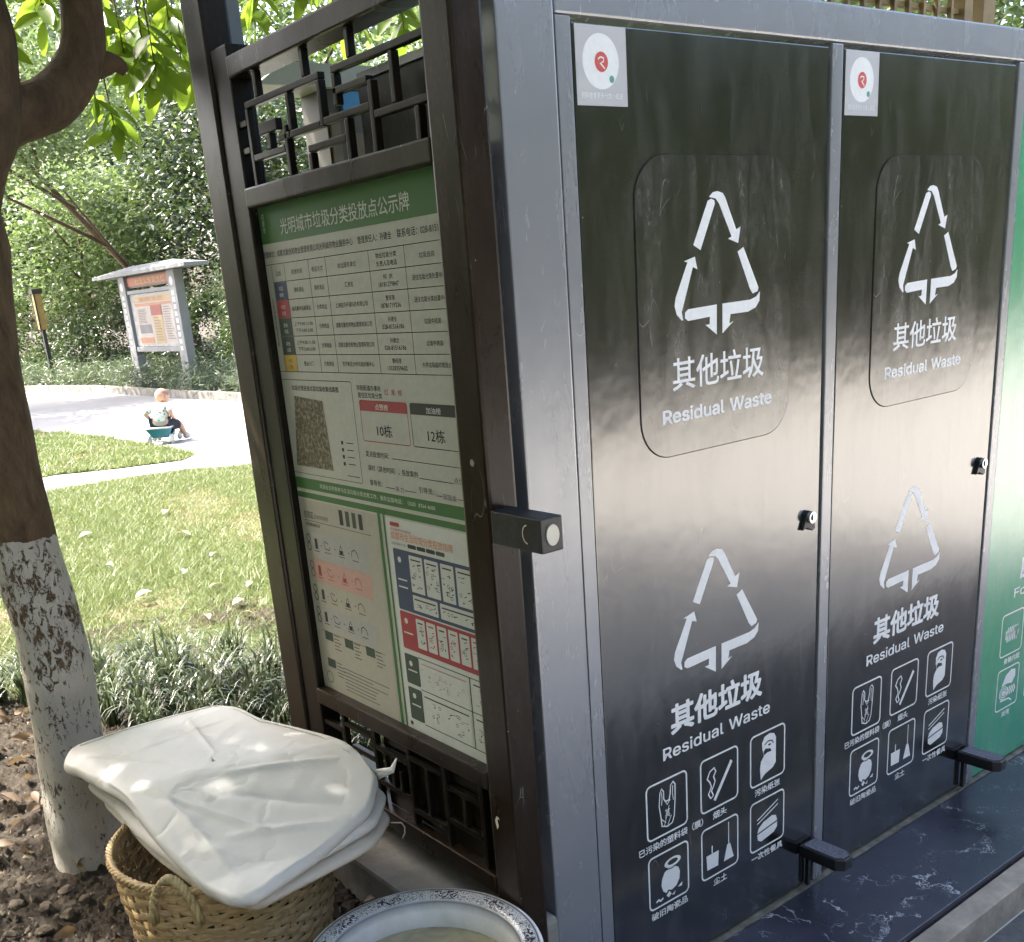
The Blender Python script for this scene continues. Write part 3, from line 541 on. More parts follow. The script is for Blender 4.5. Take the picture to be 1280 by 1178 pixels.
def door_thing(x, mat_d, mat_f, cn, en, icons, capt, label, sticker=True):
    """door panel with flap, print, lock; world x of its left edge"""
    d = part('door', G().box(x, x+.6695, 0, .009, .010, 1.850), mat_d, cab, bevel=.0022, label=label, origin=(x, 0, 0))
    dx = x-.3553
    # flap : rounded panel 2 mm proud over a dark groove
    gr = part('flap_gap', G().prism(rr(.4795+dx, 1.1365, .9115+dx, 1.6615, [.075]*4, 8), front(0), -.002, .0009), M_GAP, d)
    fl = part('flap', G().prism(rr(.4812+dx, 1.1382, .9098+dx, 1.6598, [.074]*4, 8), front(0), -.002, .0019), mat_f, d)
    s1 = Sheet(front(-.0019))
    for p in SYM: s1.poly([(a+dx, b) for a, b in p])
    part('recycling_symbol', s1.g, M_WHITEINK, d)
    s2 = Sheet(front(0))
    for p in SYM: s2.poly([(.819+dx-(.8165-a)*1.1, .93+(b-1.5993)*1.055) for a, b in p])
    part('recycling_symbol', s2.g, M_WHITEINK, d)
    s = Sheet(front(-.0019)); s.text(cn, .566+dx, 1.2625, .054, .262, bold=.014); part('lettering', s.g, M_WHITEINK, d)
    s = Sheet(front(-.0019)); s.text(en, .5376+dx, 1.2, .034, .316, bold=.022); part('lettering', s.g, M_WHITEINK, d)
    s = Sheet(front(0)); s.text(cn, .541+dx, .572, .058, .289, bold=.034); part('lettering', s.g, M_WHITEINK, d)
    s = Sheet(front(0)); s.text(en, .5143+dx, .5155, .037, .345, bold=.014); part('lettering', s.g, M_WHITEINK, d)
    for k, kind in enumerate(icons):
        c, r = k % 3, k//3
        x0 = .461+dx+c*.166; z0 = .4717-r*.1684-.1258
        s = Sheet(front(0)); icon(s, kind, x0, z0, .1212, .1258); part('pictogram', s.g, [M_WHITEINK, mat_d], d)
        s = Sheet(front(0)); t = capt[k]; ww = .0225*len(t) if len(t) < 8 else .198
        uc = x0+.0606 if k != 0 else x0+.072
        s.text(t, uc, z0-.0255, .0165, ww, align='C', bold=.02); part('caption', s.g, M_WHITEINK, d)
    # lock : black teardrop escutcheon with a chrome cylinder
    lx, lz = .981+dx, .932
    lg = G(); lg.prism([(lx+a, lz+b) for a, b in [(-.0,.021),(.012,.017),(.017,.006),(.022,-.022),(.012,-.026),(-.008,-.016),(-.022,-.020),(-.014,.0),(-.010,.014)]], front(0), 0, .008)
    lo = part('lock', lg, M_BLKPL, d, bevel=.0015)
    cg = G(); cyl = lambda r, a, b, m: cg.add([(lx+.002+r*math.cos(2*PI*k/16), y, lz+.006+r*math.sin(2*PI*k/16)) for y in (-a, -b) for k in range(16)], [tuple(range(16)), tuple(range(31, 15, -1))]+[(k, (k+1) % 16, 16+(k+1) % 16, 16+k) for k in range(16)], m)
    cyl(.0125, .008, .016, 0); cyl(.006, .016, .0175, 1); cg.box(lx-.0005, lx+.0045, -.0182, -.0175, lz-.001, lz+.013, 0)
    co = part('lock_cylinder', cg, [M_CHROME, M_BLKPL], d); 
    if sticker:
        st = G().box(.361+dx, .474+dx, -.0006, 0, 1.7325, 1.8485)
        so = Sheet(front(-.0006)); so.g.m = []; 
        so.circ(.4155+dx, 1.797, .0405, 1, 1, n=40)
        # ring of short dashes left out (it is a scan code) : only the red emblem, teal dot and the caption are printed
        so.circ(.4165+dx, 1.7965, .0148, 2, 2); so.line([(.409+dx,1.800),(.414+dx,1.8035),(.4215+dx,1.802),(.421+dx,1.797),(.414+dx,1.7945),(.4235+dx,1.7865)], .0022, 1, 3)
        so.circ(.4385+dx, 1.772, .0055, 3, 2); so.text('扫码查看更多分类小知识', .4165+dx, 1.7435, .0088, .092, 1, 1, 'C', .012)
        st.add(so.g.v, so.g.f, 0); st.m[-len(so.g.m):] = so.g.m
        part('sticker', st, [M_STK, M_WHITEINK, M_RED, M_TEAL], d)
    return d
ICON = ['bag', 'cig', 'tissue', 'jar', 'broom', 'food']
CAPT = ['已污染的塑料袋（膜）', '烟头', '污染纸张', '破旧陶瓷品', '尘土', '一次性餐具']
d1 = door_thing(.3553, M_BLACK, M_FLAP, '其他垃圾', 'Residual Waste', ICON, CAPT, 'near black door marked residual waste')
def copy_tree(o, parent=None):
    c = o.copy(); COL.objects.link(c); c.parent = parent
    BASE[c.name] = wpos(o)
    for ch in o.children: copy_tree(ch, c)
    return c
d2 = copy_tree(d1, cab); d2.location.x += PITCH+.0015; d2['label'] = 'second black door marked residual waste beside the green one'
d3 = door_thing(.3553+2*PITCH, M_GREEN, M_GREEN, '厨余垃圾', 'Food Waste', ['fish', 'melon', 'tissue', 'peel', 'melon', 'food'],
                ['骨骼内脏', '瓜皮', '面包', '果壳', '茶渣', '剩饭'], 'green door marked food waste', sticker=False)
d3['label'] = 'green door marked food waste'
# pedals at the foot of each door
for k in range(2):
    x = .9835+k*PITCH; g = G()
    poly = [(x-.012, -.004), (x+.046, -.004), (x+.046, -.098), (x+.032, -.122), (x+.004, -.122), (x-.012, -.105)]
    g.prism([(a, b) for a, b in poly], lambda a, b, L: (a, b, L), .098, .128)
    pd = part('foot_pedal', g, M_BLKPL, cab, bevel=.003)
    part('grip_pad', G().prism([(x-.006, -.012), (x+.040, -.012), (x+.040, -.096), (x+.029, -.115), (x+.007, -.115), (x-.006, -.100)], lambda a, b, L: (a, b, L), .127, .1305), simple('pedal_grip', (.13, .13, .16), .7, .5, 220, .8) if k == 0 else bpy.data.materials['pedal_grip'], pd)
    part('pedal_arm', G().box(x+.012, x+.022, -.014, -.005, .01, .099), M_BLKPL, pd)
    part('pedal_slot', G().box(x-.004, x+.006, -.0012, -.0002, .02, .13), M_GAP, pd)

# ------------------------------------------------------------------ notice frame (shelter side)
FX0, FX1 = .1, .16
fr = thing('notice_shelter', (.13, .4, GZ), 'dark brown metal frame with lattice panels holding the waste sorting notice', 'notice frame')
part('post', G().box(FX0, FX1, -.025, .05, .1, 2.75), M_BROWN, fr, bevel=.006)
part('post', G().box(FX0, FX1, .775, .865, .1, 2.75), M_BROWN, fr, bevel=.006)
part('stile', G().box(FX0+.006, FX1-.006, .70, .774, .25, 1.95), M_LATT, fr, bevel=.004)
part('rear_post', G().box(.15, .25, .9, .97, GZ-.05, 2.75), M_BASEGREY, fr, bevel=.004)
for z0, z1, m, nm in ((1.887, 1.925, M_BROWN, 'top_rail'), (1.655, 1.692, M_BROWN, 'rail'), (.585, .622, M_BROWN, 'rail'), (.36, .40, M_BROWN, 'bottom_rail')):
    part(nm, G().box(FX0, FX1, .051, .699, z0, z1), m, fr, bevel=.004)
part('plinth', G().box(.02, .195, -.015, .97, .02, .30), M_CONC, fr, bevel=.01)
part('plinth_board', G().box(.165, .195, .06, .97, .302, .42), M_BASEGREY, fr, bevel=.004)
LX0, LX1 = FX0+.010, FX0+.024
def bar(y0, y1, z0, z1): part('lattice_bar', G().box(LX0, LX1, y0, y1, z0, z1), M_LATT, fr, bevel=.002)
W = .0115
# upper lattice (0.05<y<0.70, 1.692<z<1.887)
bar(.052, .334, 1.829, 1.841); bar(.375, .665, 1.829, 1.841)
for y in (.612, .428, .273): bar(y-.006, y+.006, 1.8415, 1.8868)
bar(.655, .667, 1.6922, 1.8288); bar(.375, .387, 1.755, 1.8288); bar(.322, .334, 1.78, 1.8288); bar(.212, .224, 1.6922, 1.80)
bar(.224+.0005, .334, 1.796, 1.808); bar(.3875, .50, 1.755, 1.767); bar(.49, .502, 1.7675, 1.8288); bar(.512, .524, 1.6922, 1.78)
bar(.548, .62, 1.776, 1.797); bar(.5245, .655, 1.735, 1.747); bar(.578, .590, 1.7475, 1.7755); bar(.5025, .547, 1.755, 1.767)
bar(.2245, .3745, 1.757, 1.769); bar(.295, .307, 1.6922, 1.7565); bar(.3075, .44, 1.722, 1.734); bar(.43, .442, 1.6922, 1.7215)
bar(.06, .2115, 1.742, 1.754); bar(.145, .157, 1.7545, 1.8285); bar(.085, .097, 1.6922, 1.7415); bar(.6675, .6985, 1.80, 1.812); bar(.6675, .6985, 1.752, 1.764)
# lower lattice (0.05<y<0.70, 0.40<z<0.585)
for y in (.608, .475, .34, .212, .09): bar(y-.006, y+.006, .4002, .5848)
for y0, y1, z0, z1 in ((.481, .602, .552, .562), (.481, .58, .502, .512), (.346, .469, .535, .547), (.346, .469, .452, .464), (.218, .334, .552, .564), (.218, .334, .43, .442), (.096, .206, .53, .542), (.096, .206, .455, .467), (.614, .698, .53, .542), (.614, .698, .45, .462)):
    bar(y0+.0004, y1-.0004, z0, z1)
for y, z0, z1 in ((.570, .4002, .5015), (.41, .4645, .5345), (.38, .4645, .51), (.276, .4425, .5515), (.15, .4675, .5295)): bar(y-.005, y+.005, z0, z1)
part('shade_sheet', G().box(.1265, .129, .055, .46, .402, .583), M_LATT, fr)  # dark sheet added for the shade between the lower lattice bars
# peeling paint fleck
fk = Sheet(lambda u, v, L: (FX0-L, u, v)); fk.poly([(.036, .53), (.03, .541), (.023, .54), (.02, .534), (.024, .537), (.028, .533), (.026, .52), (.031, .512)]); part('paint_fleck', fk.g, M_CREAM, fr)
# stub tube on the post
tb = part('bracket_tube', G().box(FX0+.0005, FX0+.045, -.152, -.0255, 1.068, 1.124), M_BLKPL, fr, bevel=.0025)
g = G(); g.add([(FX0+.0225+.013*math.cos(2*PI*k/18), y, 1.096+.017*math.sin(2*PI*k/18)) for y in (-.152, -.1545) for k in range(18)], [tuple(range(18)), tuple(range(35, 17, -1))]+[(k, (k+1) % 18, 18+(k+1) % 18, 18+k) for k in range(18)])
part('end_plug', g, M_CREAM, tb)
g = Sheet(lambda u, v, L: (FX0+.0005-L, u, v)); g.line([(-.118+.012*math.cos(a*.3), 1.096+.015*math.sin(a*.3)) for a in range(-5, 6)], .002); part('weld_mark', g.g, M_CREAM, tb)
g = G(); g.add([(x, .008+.006*math.cos(2*PI*k/12), 1.2+.006*math.sin(2*PI*k/12)) for x in (FX0, FX0-.003) for k in range(12)], [tuple(range(12)), tuple(range(23, 11, -1))]+[(k, (k+1) % 12, 12+(k+1) % 12, 12+k) for k in range(12)])
part('screw', g, M_CHROME, fr)

# ---- the printed notice
P_BASE, P_GREEN, P_BLACK, P_WHITE, P_BLUE, P_RED, P_DKG, P_YEL, P_GREY, P_TAN, P_ORG, P_ROSE = range(12)
def I(n, c): return ink('notice_'+n, c, .6)
photo = None
m, t, b = nt('notice_aerial_photo'); v = coords(t)
t.links.new(ramp(t, noise(t, v, 130, 4, .8), [(.38, (.03, .03, .02)), (.5, (.11, .09, .05)), (.62, (.3, .26, .18))]), b.inputs['Base Color']); b.inputs['Roughness'].default_value = .4; photo = m
PM = [I('paper', (.46, .46, .38)), I('green', (.05, .15, .035)), I('black', (.03, .03, .028)), I('white', (.58, .59, .52)), I('blue', (.05, .07, .12)), I('red', (.36, .05, .05)), I('dark_green', (.045, .07, .045)),
      I('yellow', (.55, .36, .06)), I('grey', (.36, .36, .32)), I('tan', (.39, .37, .29)), I('orange', (.62, .24, .12)), I('rose', (.48, .30, .24)), photo]
SX = .125
sign = part('notice_board', G().box(SX, SX+.008, .055, .712, .612, 1.655), PM[0], fr)
side = lambda u, v, L: (SX-L, .695-u, v)
def newsheet(): return Sheet(side)
def emit(s, name, parent=None): return part(name, s.g, PM, parent or sign)
s = newsheet(); s.rect(-.017, 1.586, .639, 1.6545, P_GREEN); s.vtext('成都市', .012, 1.632, .011, P_WHITE, 2)
s.text('光明城市垃圾分类投放点公示牌', .082, 1.601, .027, .456, P_WHITE, 2, bold=.008); emit(s, 'header')
s = newsheet()
s.text('管理单位：成都龙勤信和物业管理有限公司光明城市物业服务中心', -.008, 1.5605, .0115, .355, P_BLACK, 1, bold=.01)
s.text('管理责任人：孙建全', .364, 1.5605, .0115, .11, P_BLACK, 1, bold=.01)
s.text('联系电话：028-81516', .492, 1.5605, .0125, .13, P_BLACK, 1, bold=.01); emit(s, 'contact_line')
s = newsheet()
HZ = [1.5465, 1.512, 1.477, 1.4415, 1.406, 1.3695, 1.3355]; VX = [-.008, .02, .075, .174, .2405, .394, .508, .639]
for i, z in enumerate(HZ): s.line([(-.008 if i in (0, 6) else .02, z), (.639, z)], .0012, P_BLACK)
for x in VX[:-1]: s.line([(x, HZ[0]), (x, HZ[-1])], .0012, P_BLACK)
for k, c in enumerate((P_BLUE, P_RED, P_DKG, P_DKG, P_YEL)):
    s.rect(.0215, HZ[k+2]+.0008, .0745, HZ[k+1]-.0008, c, 1)
    for q, w in enumerate((('可回', '收物'), ('有害', '垃圾'), ('厨余', '垃圾'), ('其他', '垃圾'), ('大件', '垃圾'))[k]):
        s.text(w, .048, HZ[k+2]+.0185-.012*q, .0075, .017, P_WHITE if k != 4 else P_BLACK, 2, 'C')
s.vtext('垃圾投放点收运信息', .006, 1.472, .0095, P_BLACK, 1, 1.12, .009)
hdr = ['品类', '投放时间', '收运方式', '收运服务单位', None, '垃圾去向']
cx = [(VX[i+1]+VX[i+2])/2 for i in range(6)]
for k, w in enumerate(hdr):
    if w: s.text(w, cx[k], 1.524, .0088, .0095*len(w)*1.15, P_BLACK, 2, 'C')
s.text('物业垃圾分类', cx[4], 1.532, .0085, .066, P_BLACK, 2, 'C', .008); s.text('负责人及电话', cx[4], 1.5185, .0085, .066, P_BLACK, 2, 'C', .008)
rows = [('随机清运', '随机收运', '汇收宝', ('何  庆', '18181279847'), '送往垃圾分类处置中心'),
        ('每月集中运输清运', '分类收运', '上海信冷环保科技有限公司', ('曹经理', '18781719236'), '送往垃圾分类处置中心'),
        (('上午9:00-11:00', '下午3:00-5:00'), '分类收运', '成都龙勤信和物业管理有限公司', ('孙建全', '028-81516186'), '垃圾中转房'),
        (('上午9:00-11:00', '下午3:00-5:00'), '分类收运', '成都龙勤信和物业管理有限公司', ('孙建全', '028-81516186'), '垃圾中转房'),
        ('整出小门', '分类收运', '齐齐新区大件垃圾拆解中心', ('曹经理', '13028359602'), '大件垃圾临时堆放点')]
for r, row in enumerate(rows):
    zc = (HZ[r+1]+HZ[r+2])/2
    for c, w in enumerate(row):
        x = cx[c+1]; lim = (VX[c+3]-VX[c+2])*.84
        for q, tt in enumerate((w,) if isinstance(w, str) else w):
            n = sum(.0096 if ord(ch) > 255 else .0058 for ch in tt)
            s.text(tt, x, (zc-.004) if isinstance(w, str) else zc+.0025-.013*q, .0085 if isinstance(w, str) else .008, min(lim, n), P_BLACK, 2, 'C', .004)
emit(s, 'timetable')
s = newsheet()
s.rrect(-.006, 1.123, .281, 1.319, .004, .0012, P_BLACK); s.text('垃圾分类投放点及垃圾收集线路图', .037, 1.2985, .0098, .192, P_BLACK, 1, bold=.012)
s.poly([(.012, 1.139), (.17, 1.139), (.160, 1.279), (.042, 1.286)], 12)
for k in range(4): s.line([(.235, 1.2-.014*k), (.262, 1.2-.014*k)], .0015, P_BLACK); s.rect(.215, 1.196-.014*k, .223, 1.203-.014*k, P_BLACK)
s.line([(.225, 1.134), (.272, 1.134)], .0015, P_BLACK); emit(s, 'route_map')
s = newsheet()
s.text('华阳街道办事处', .300, 1.3045, .0095, .086, P_BLACK, 1, bold=.012); s.text('居住区垃圾分类', .302, 1.291, .0095, .086, P_BLACK, 1, bold=.012); s.text('红  黑  榜', .398, 1.298, .0105, .058, P_RED, 1)
for x0, x1, c, w, n in ((.304, .467, P_RED, '点赞榜', '10栋'), (.477, .63, P_BLACK, '加油榜', '12栋')):
    s.poly(rr(x0, 1.266, x1, 1.2855, [.005, .005, 0, 0]), c); s.rrect(x0, 1.209, x1, 1.2855, .005, .0014, c, 1)
    s.text(w, (x0+x1)/2-.004, 1.270, .0105, .044, P_WHITE, 2, 'C', .01); s.text(n, (x0+x1)/2-.002, 1.222, .021, .052, P_BLACK, 2, 'C', .006)
s.text('定点投放时间：', .306, 1.180, .0105, .083, P_BLACK, 1, bold=.008); s.line([(.400, 1.181), (.639, 1.181)], .0012, P_BLACK)
s.text('误时（其他时间），投放案例', .308, 1.153, .0105, .172, P_BLACK, 1, bold=.008); s.line([(.485, 1.152), (.59, 1.152)], .0012, P_BLACK); s.text('点位编', .592, 1.153, .0105, .044, P_BLACK, 1)
s.text('督导员：', .309, 1.124, .0105, .045, P_BLACK, 1, bold=.008); s.line([(.366, 1.124), (.397, 1.124)], .0012, P_BLACK); s.text('宋 力', .400, 1.120, .010, .028, P_BLACK, 1); s.line([(.432, 1.124), (.470, 1.124)], .0012, P_BLACK)
s.text('引导员：', .479, 1.126, .0105, .049, P_BLACK, 1, bold=.008); s.line([(.534, 1.125), (.552, 1.125)], .0012, P_BLACK); s.text('邱双会', .555, 1.121, .010, .04, P_BLACK, 1); s.line([(.598, 1.125), (.639, 1.125)], .0012, P_BLACK); emit(s, 'red_and_black_list')
s = newsheet()
s.rect(-.017, 1.089, .639, 1.113, P_GREEN); s.text('欢迎业主积极参与生活垃圾分类志愿工作，服务监督电话：（028）8764 4600', .101, 1.0975, .0088, .425, P_WHITE, 2)
s.rect(-.017, 1.069, .639, 1.0815, P_GREEN); s.rect(-.017, .6125, -.006, 1.0815, P_GREEN, 2); s.rect(.322, .6125, .332, 1.0815, P_GREEN, 2); s.rect(.3415, .6125, .3475, 1.0815, P_GREEN, 2); emit(s, 'green_band')
s = newsheet()                                   # left poster
s.rect(-.002, .622, .319, 1.0655, P_TAN, 1)
s.text('住宅区', .012, 1.026, .0145, .042, P_BLACK, 2, bold=.01); s.text('生活垃圾分类投放', .058, 1.027, .0085, .06, P_BLACK, 2); s.line([(.012, 1.019), (.29, 1.019)], .001, P_BLACK, 2); s.text('分类收集容器设置', .012, 1.008, .007, .066, P_BLACK, 2)
for k in range(4): s.rect(.168+k*.026, 1.026, .183+k*.026, 1.058, (P_BLACK, P_DKG, P_DKG, P_BLACK)[k], 2)
for k, (z0, z1, c) in enumerate(((.935, 1.0, P_GREY), (.880, .934, P_ROSE), (.825, .879, P_TAN), (.775, .824, P_GREY))):
    s.rect(.03, z0, .270, z1, c, 2)
    ic = P_RED if k == 1 else P_BLACK; zc = (z0+z1)/2
    s.line([(.018+.008*math.cos(a), zc+.011+.009*math.sin(a)) for a in np.linspace(0, 6.3, 9)], .0022, ic, 3); s.line([(.018+.008*math.cos(a), zc-.008+.009*math.sin(a)) for a in np.linspace(0, 6.3, 9)], .0022, ic, 3)
    s.rect(.045, zc-.010, .057, zc+.013, ic, 3); s.line([(.04, zc-.015), (.062, zc-.015)], .0018, ic, 3)
    for q, x in enumerate((.098, .158, .215)):
        s.text('+', x-.026, zc-.004, .008, None, ic, 3, 'C')
        if q == 0: s.line([(x-.014, zc+.010), (x-.008, zc-.004), (x+.008, zc-.006), (x+.014, zc+.002)], .0018, ic, 3); s.line([(x-.01, zc+.012), (x+.006, zc+.008)], .0018, ic, 3)
        elif q == 1: s.line([(x-.011, zc-.008), (x, zc+.012), (x+.011, zc-.008)], .0018, ic, 3, True); s.rect(x-.006, zc-.007, x+.006, zc+.001, ic, 3)
        else: s.line([(x-.014, zc-.006), (x-.012, zc+.006), (x-.002, zc+.011), (x+.008, zc+.006), (x+.013, zc-.006)], .0018, ic, 3)
        s.line([(x-.013, zc-.013), (x+.013, zc-.013)], .0014, ic, 3)
for x, z in ((.033, .745), (.121, .745), (.211, .747), (.029, .679)):
    s.rect(x, z, x+.036, z+.021, P_DKG, 2)
    for q in range(5): s.line([(x+.04, z+.017-.008*q), (x+.04+random.uniform(.02, .036), z+.017-.008*q)], .0018, P_BLACK, 2)
for q in range(7): s.line([(.10, .690-.0085*q), (.10+random.uniform(.12, .19), .690-.0085*q)], .0016, P_BLACK, 2)
s.line([(.02, .765), (.29, .765)], .001, P_BLACK, 2)
s.line([(.03+.014*math.cos(a), .652+.014*math.sin(a)) for a in np.linspace(0, 6.3, 11)], .0016, P_BLACK, 2)
emit(s, 'container_poster')
s = newsheet()                                   # right poster
s.rect(.349, .622, .639, 1.0655, P_WHITE, 1)
s.poly(rr(.365, 1.050, .398, 1.058, .003), P_RED, 2); s.text('四川省城市生活垃圾分类', .365, 1.0415, .005, .07, P_RED, 2)
s.text('成都市生活垃圾分类投放指南', .364, 1.0255, .0145, .205, P_ORG, 2, bold=.012)
s.text('垃圾分类举手之劳', .364, 1.0135, .005, .05, P_BLACK, 2)
for q in range(4): s.poly(rr(.42+q*.031, 1.0125, .449+q*.031, 1.0205, .003), P_BLACK if q < 3 else P_DKG, 2)
s.poly(rr(.366, .882, .639, 1.006, .004), P_BLUE, 2); s.poly(rr(.366, .800, .639, .879, .004), P_RED, 2); s.poly(rr(.365, .725, .414, .789, .004), P_DKG, 2); s.poly(rr(.365, .646, .414, .717, .004), P_DKG, 2)
s.line([(.414, .789), (.639, .789)], .002, P_DKG, 2); s.line([(.414, .7205), (.639, .7205)], .002, P_DKG, 2); s.line([(.414, .644), (.639, .644)], .002, P_DKG, 2); s.line([(.584, .644), (.584, .789)], .003, P_DKG, 2)
def cell(x0, z0, x1, z1, ic, n, txt=None):
    s.poly(rr(x0, z0, x1, z1, .002), P_WHITE, 3)
    s.line([(x0+.006, z1-.008), (x1-.006, z1-.008)], .0028, ic, 4)
    r = random.Random(int(x0*1e4+z0*1e3))
    for _ in range(n):
        a = r.uniform(x0+.006, x1-.006); c = r.uniform(z0+.008, z1-.016); k = r.randrange(4)
        if k == 0: s.line([(a-.004, c), (a+.004, c+.003)], .0016, ic, 4)
        elif k == 1: s.circ(a, c, .0022, ic, 4, n=8)
        elif k == 2: s.line([(a+.0035*math.cos(q), c+.0035*math.sin(q)) for q in np.linspace(0, 6.3, 8)], .001, ic, 4)
        else: s.line([(a-.005, c), (a+.005, c)], .001, ic, 4)
for x0, x1 in ((.42, .465), (.472, .517), (.524, .565), (.572, .636)): cell(x0, .926, x1, .999, P_BLACK, 15)
cell(.42, .889, .503, .920, P_BLACK, 9); cell(.511, .889, .636, .920, P_BLACK, 8)
for k in range(6): cell(.421+.036*k, .811, .451+.036*k, .872, P_RED if k % 2 else P_BLACK, 8)
cell(.419, .727, .579, .786, P_ROSE, 22); cell(.589, .727, .636, .786, P_BLACK, 6); cell(.417, .648, .579, .716, P_BLACK, 22); cell(.589, .648, .636, .716, P_BLACK, 6)
for z in (.985, .86, .77, .70): s.circ(.386, z, .006, P_WHITE, 3, n=10)
for z in (.945, .93, .835, .755, .68): s.line([(.374, z), (.406, z)], .003, P_WHITE, 3)
s.rect(.36, .631, .37, .639, P_BLACK, 2); emit(s, 'sorting_poster')

# ------------------------------------------------------------------ near tree
def blob_tube(name, pts, rs, mat_, parent, n=20, jit=.04, seed=3):
    # smooth spline through points, uneven skin
    P = [Vector(p) for p in pts]; out = []; R = []
    for i in range(len(P)-1):
        p0, p1, p2, p3 = P[max(i-1, 0)], P[i], P[i+1], P[min(i+2, len(P)-1)]
        for k in range(8):
            t = k/8; out.append(.5*((2*p1)+(p2-p0)*t+(2*p0-5*p1+4*p2-p3)*t*t+(-p0+3*p1-3*p2+p3)*t**3)); R.append(rs[i]*(1-t)+rs[i+1]*t)
    out.append(P[-1]); R.append(rs[-1])
    g = G(); g.tube(out, R, n); r = random.Random(seed); ph = [r.uniform(0, 6) for _ in range(6)]
    c = len(out)
    for i in range(c):
        for k in range(n):
            x, y, z = g.v[i*n+k]; ce = out[i]; a = 2*PI*k/n
            q = 1+jit*(math.sin(3*a+ph[0]+z*5)+.6*math.sin(5*a+ph[1]-z*13)+.5*math.sin(2*a+ph[2]+z*21)+.4*math.sin(z*33+ph[3]))
            g.v[i*n+k] = tuple(ce+(Vector((x, y, z))-ce)*q)
    return part(name, g, mat_, parent, smooth=True)
tree = thing('shade_tree', (-.365, 1.12, GZ), 'nearest tree with whitewashed lower trunk forking into two stems at the left edge', 'tree')
blob_tube('trunk', [(-.360, 1.13, .10), (-.372, 1.12, .22), (-.368, 1.12, .42), (-.357, 1.12, .62), (-.352, 1.12, .82), (-.362, 1.12, 1.0), (-.362, 1.12, 1.25), (-.345, 1.13, 1.5), (-.325, 1.14, 1.64), (-.31, 1.12, 1.78)],
          [.112, .088, .079, .077, .077, .074,   .072, .075, .074, .045], M_BARK, tree, 24, .03)
blob_tube('stem', [(-.335, 1.13, 1.6), (-.30, 1.12, 1.75), (-.235, 1.1, 1.86), (-.11, 1.1, 1.91), (-.035, 1.1, 1.99), (-.012, 1.1, 2.1), (.0, 1.12, 2.3), (.1, 1.3, 2.8), (.3, 1.5, 3.4)],
          [.052, .056, .054, .053, .046, .042, .042, .036, .02], M_BARK2, tree, 18, .025, 5)
blob_tube('stem', [(-.37, 1.12, 1.58), (-.33, 1.08, 1.74), (-.275, 1.06, 1.84), (-.245, 1.05, 1.95), (-.235, 1.06, 2.1), (-.3, 1.2, 2.5), (-.7, 1.7, 3.3)],
          [.058, .062, .064, .058, .05, .045, .02], M_BARK2, tree, 18, .025, 8)
blob_tube('branch_stub', [(.0, 1.1, 1.985), (.035, 1.09, 1.985), (.052, 1.085, 1.968)], [.03, .018, .01], M_BARK2, tree, 12, .03, 9)

def leaf_cloud(centers, spread, n, L, W_, flat=.35, seed=1, droop=.2):
    """n leaves as folded diamonds around the given cluster centres -> V, F"""
    r = np.random.default_rng(seed); c = centers[r.integers(0, len(centers), n)]
    p = c+r.normal(0, 1, (n, 3))*spread
    d = r.normal(0, 1, (n, 3)); d[:, 2] = d[:, 2]*.5-droop; d /= np.linalg.norm(d, axis=1)[:, None]
    nn = r.normal(0, 1, (n, 3))*flat*1.6; nn[:, 2] += 1; s = np.cross(d, nn); s /= np.linalg.norm(s, axis=1)[:, None]; nn = np.cross(s, d)
    l = (L*r.uniform(.65, 1.25, n))[:, None]; w = (W_*r.uniform(.7, 1.2, n))[:, None]
    V = np.stack([p-d*l*.5, p-s*w*.5-nn*w*.18, p+d*l*.5, p+s*w*.5-nn*w*.18], 1).reshape(-1, 3)
    i = np.arange(n)[:, None]*4; F = np.concatenate([i+[0, 1, 2], i+[0, 2, 3]], 1).reshape(-1, 3)
    return V, F
def crown_centers(c, r, n, seed, hollow=.55, floor=None):
    q = np.random.default_rng(seed); u = q.normal(0, 1, (n, 3)); u /= np.linalg.norm(u, axis=1)[:, None]
    rad = hollow+(1-hollow)*q.random(n)**.6; P = np.array(c)+u*rad[:, None]*np.array(r)
    P += q.normal(0, .06, P.shape)*np.array(r)
    if floor is not None: P = P[P[:, 2] > floor]
    return P
SUN_GAPS = [(-.19, .88, -.18, .83, .026), (-.10, .80, -.143, .57, .014), (-.255, .475, -.20, .445, .026), (-.11, .365, -.08, .345, .02)]  # crown openings shaped to drop sun patches on the top sack
# shading crown overhead (its underside hangs just above the picture)
cc = crown_centers((-.10, 1.25, 3.7), (3.0, 2.55, 1.1), 420, 11, .0, 2.75)
V, F = leaf_cloud(cc, .26, 80000, .11, .05, .5, 12)
cen = V.reshape(-1, 4, 3).mean(1); dist = np.hypot(cen[:, 0]-CAM.x, cen[:, 1]-CAM.y)
keep = (cen[:, 2] > CAM.z+dist*.27) & (cen[:, 2] > 2.6)      # the crown ends above head height
def sunproj(z): return np.stack([cen[:, 0]-sdir.x/sdir.z*(cen[:, 2]-z), cen[:, 1]-sdir.y/sdir.z*(cen[:, 2]-z)], 1)
q = sunproj(2.05); rr0 = rng.random(len(q)); open_ = (q[:, 0] > -.3) & (q[:, 0] < 1.3) & (q[:, 1] > 1.28) & (q[:, 1] < 2.4)
keep &= ~(open_ & (rr0 < .93))                                 # leaves cut out so sun reaches the hanging twigs and tufts
q = sunproj(.58)
for ax, ay, bx, by, w_ in SUN_GAPS:
    A = np.array((ax, ay)); B = np.array((bx, by)); t_ = np.clip(((q-A)@(B-A))/((B-A)@(B-A)+1e-9), 0, 1); dd = np.linalg.norm(q-(A+t_[:, None]*(B-A)), axis=1)
    keep &= dd > w_
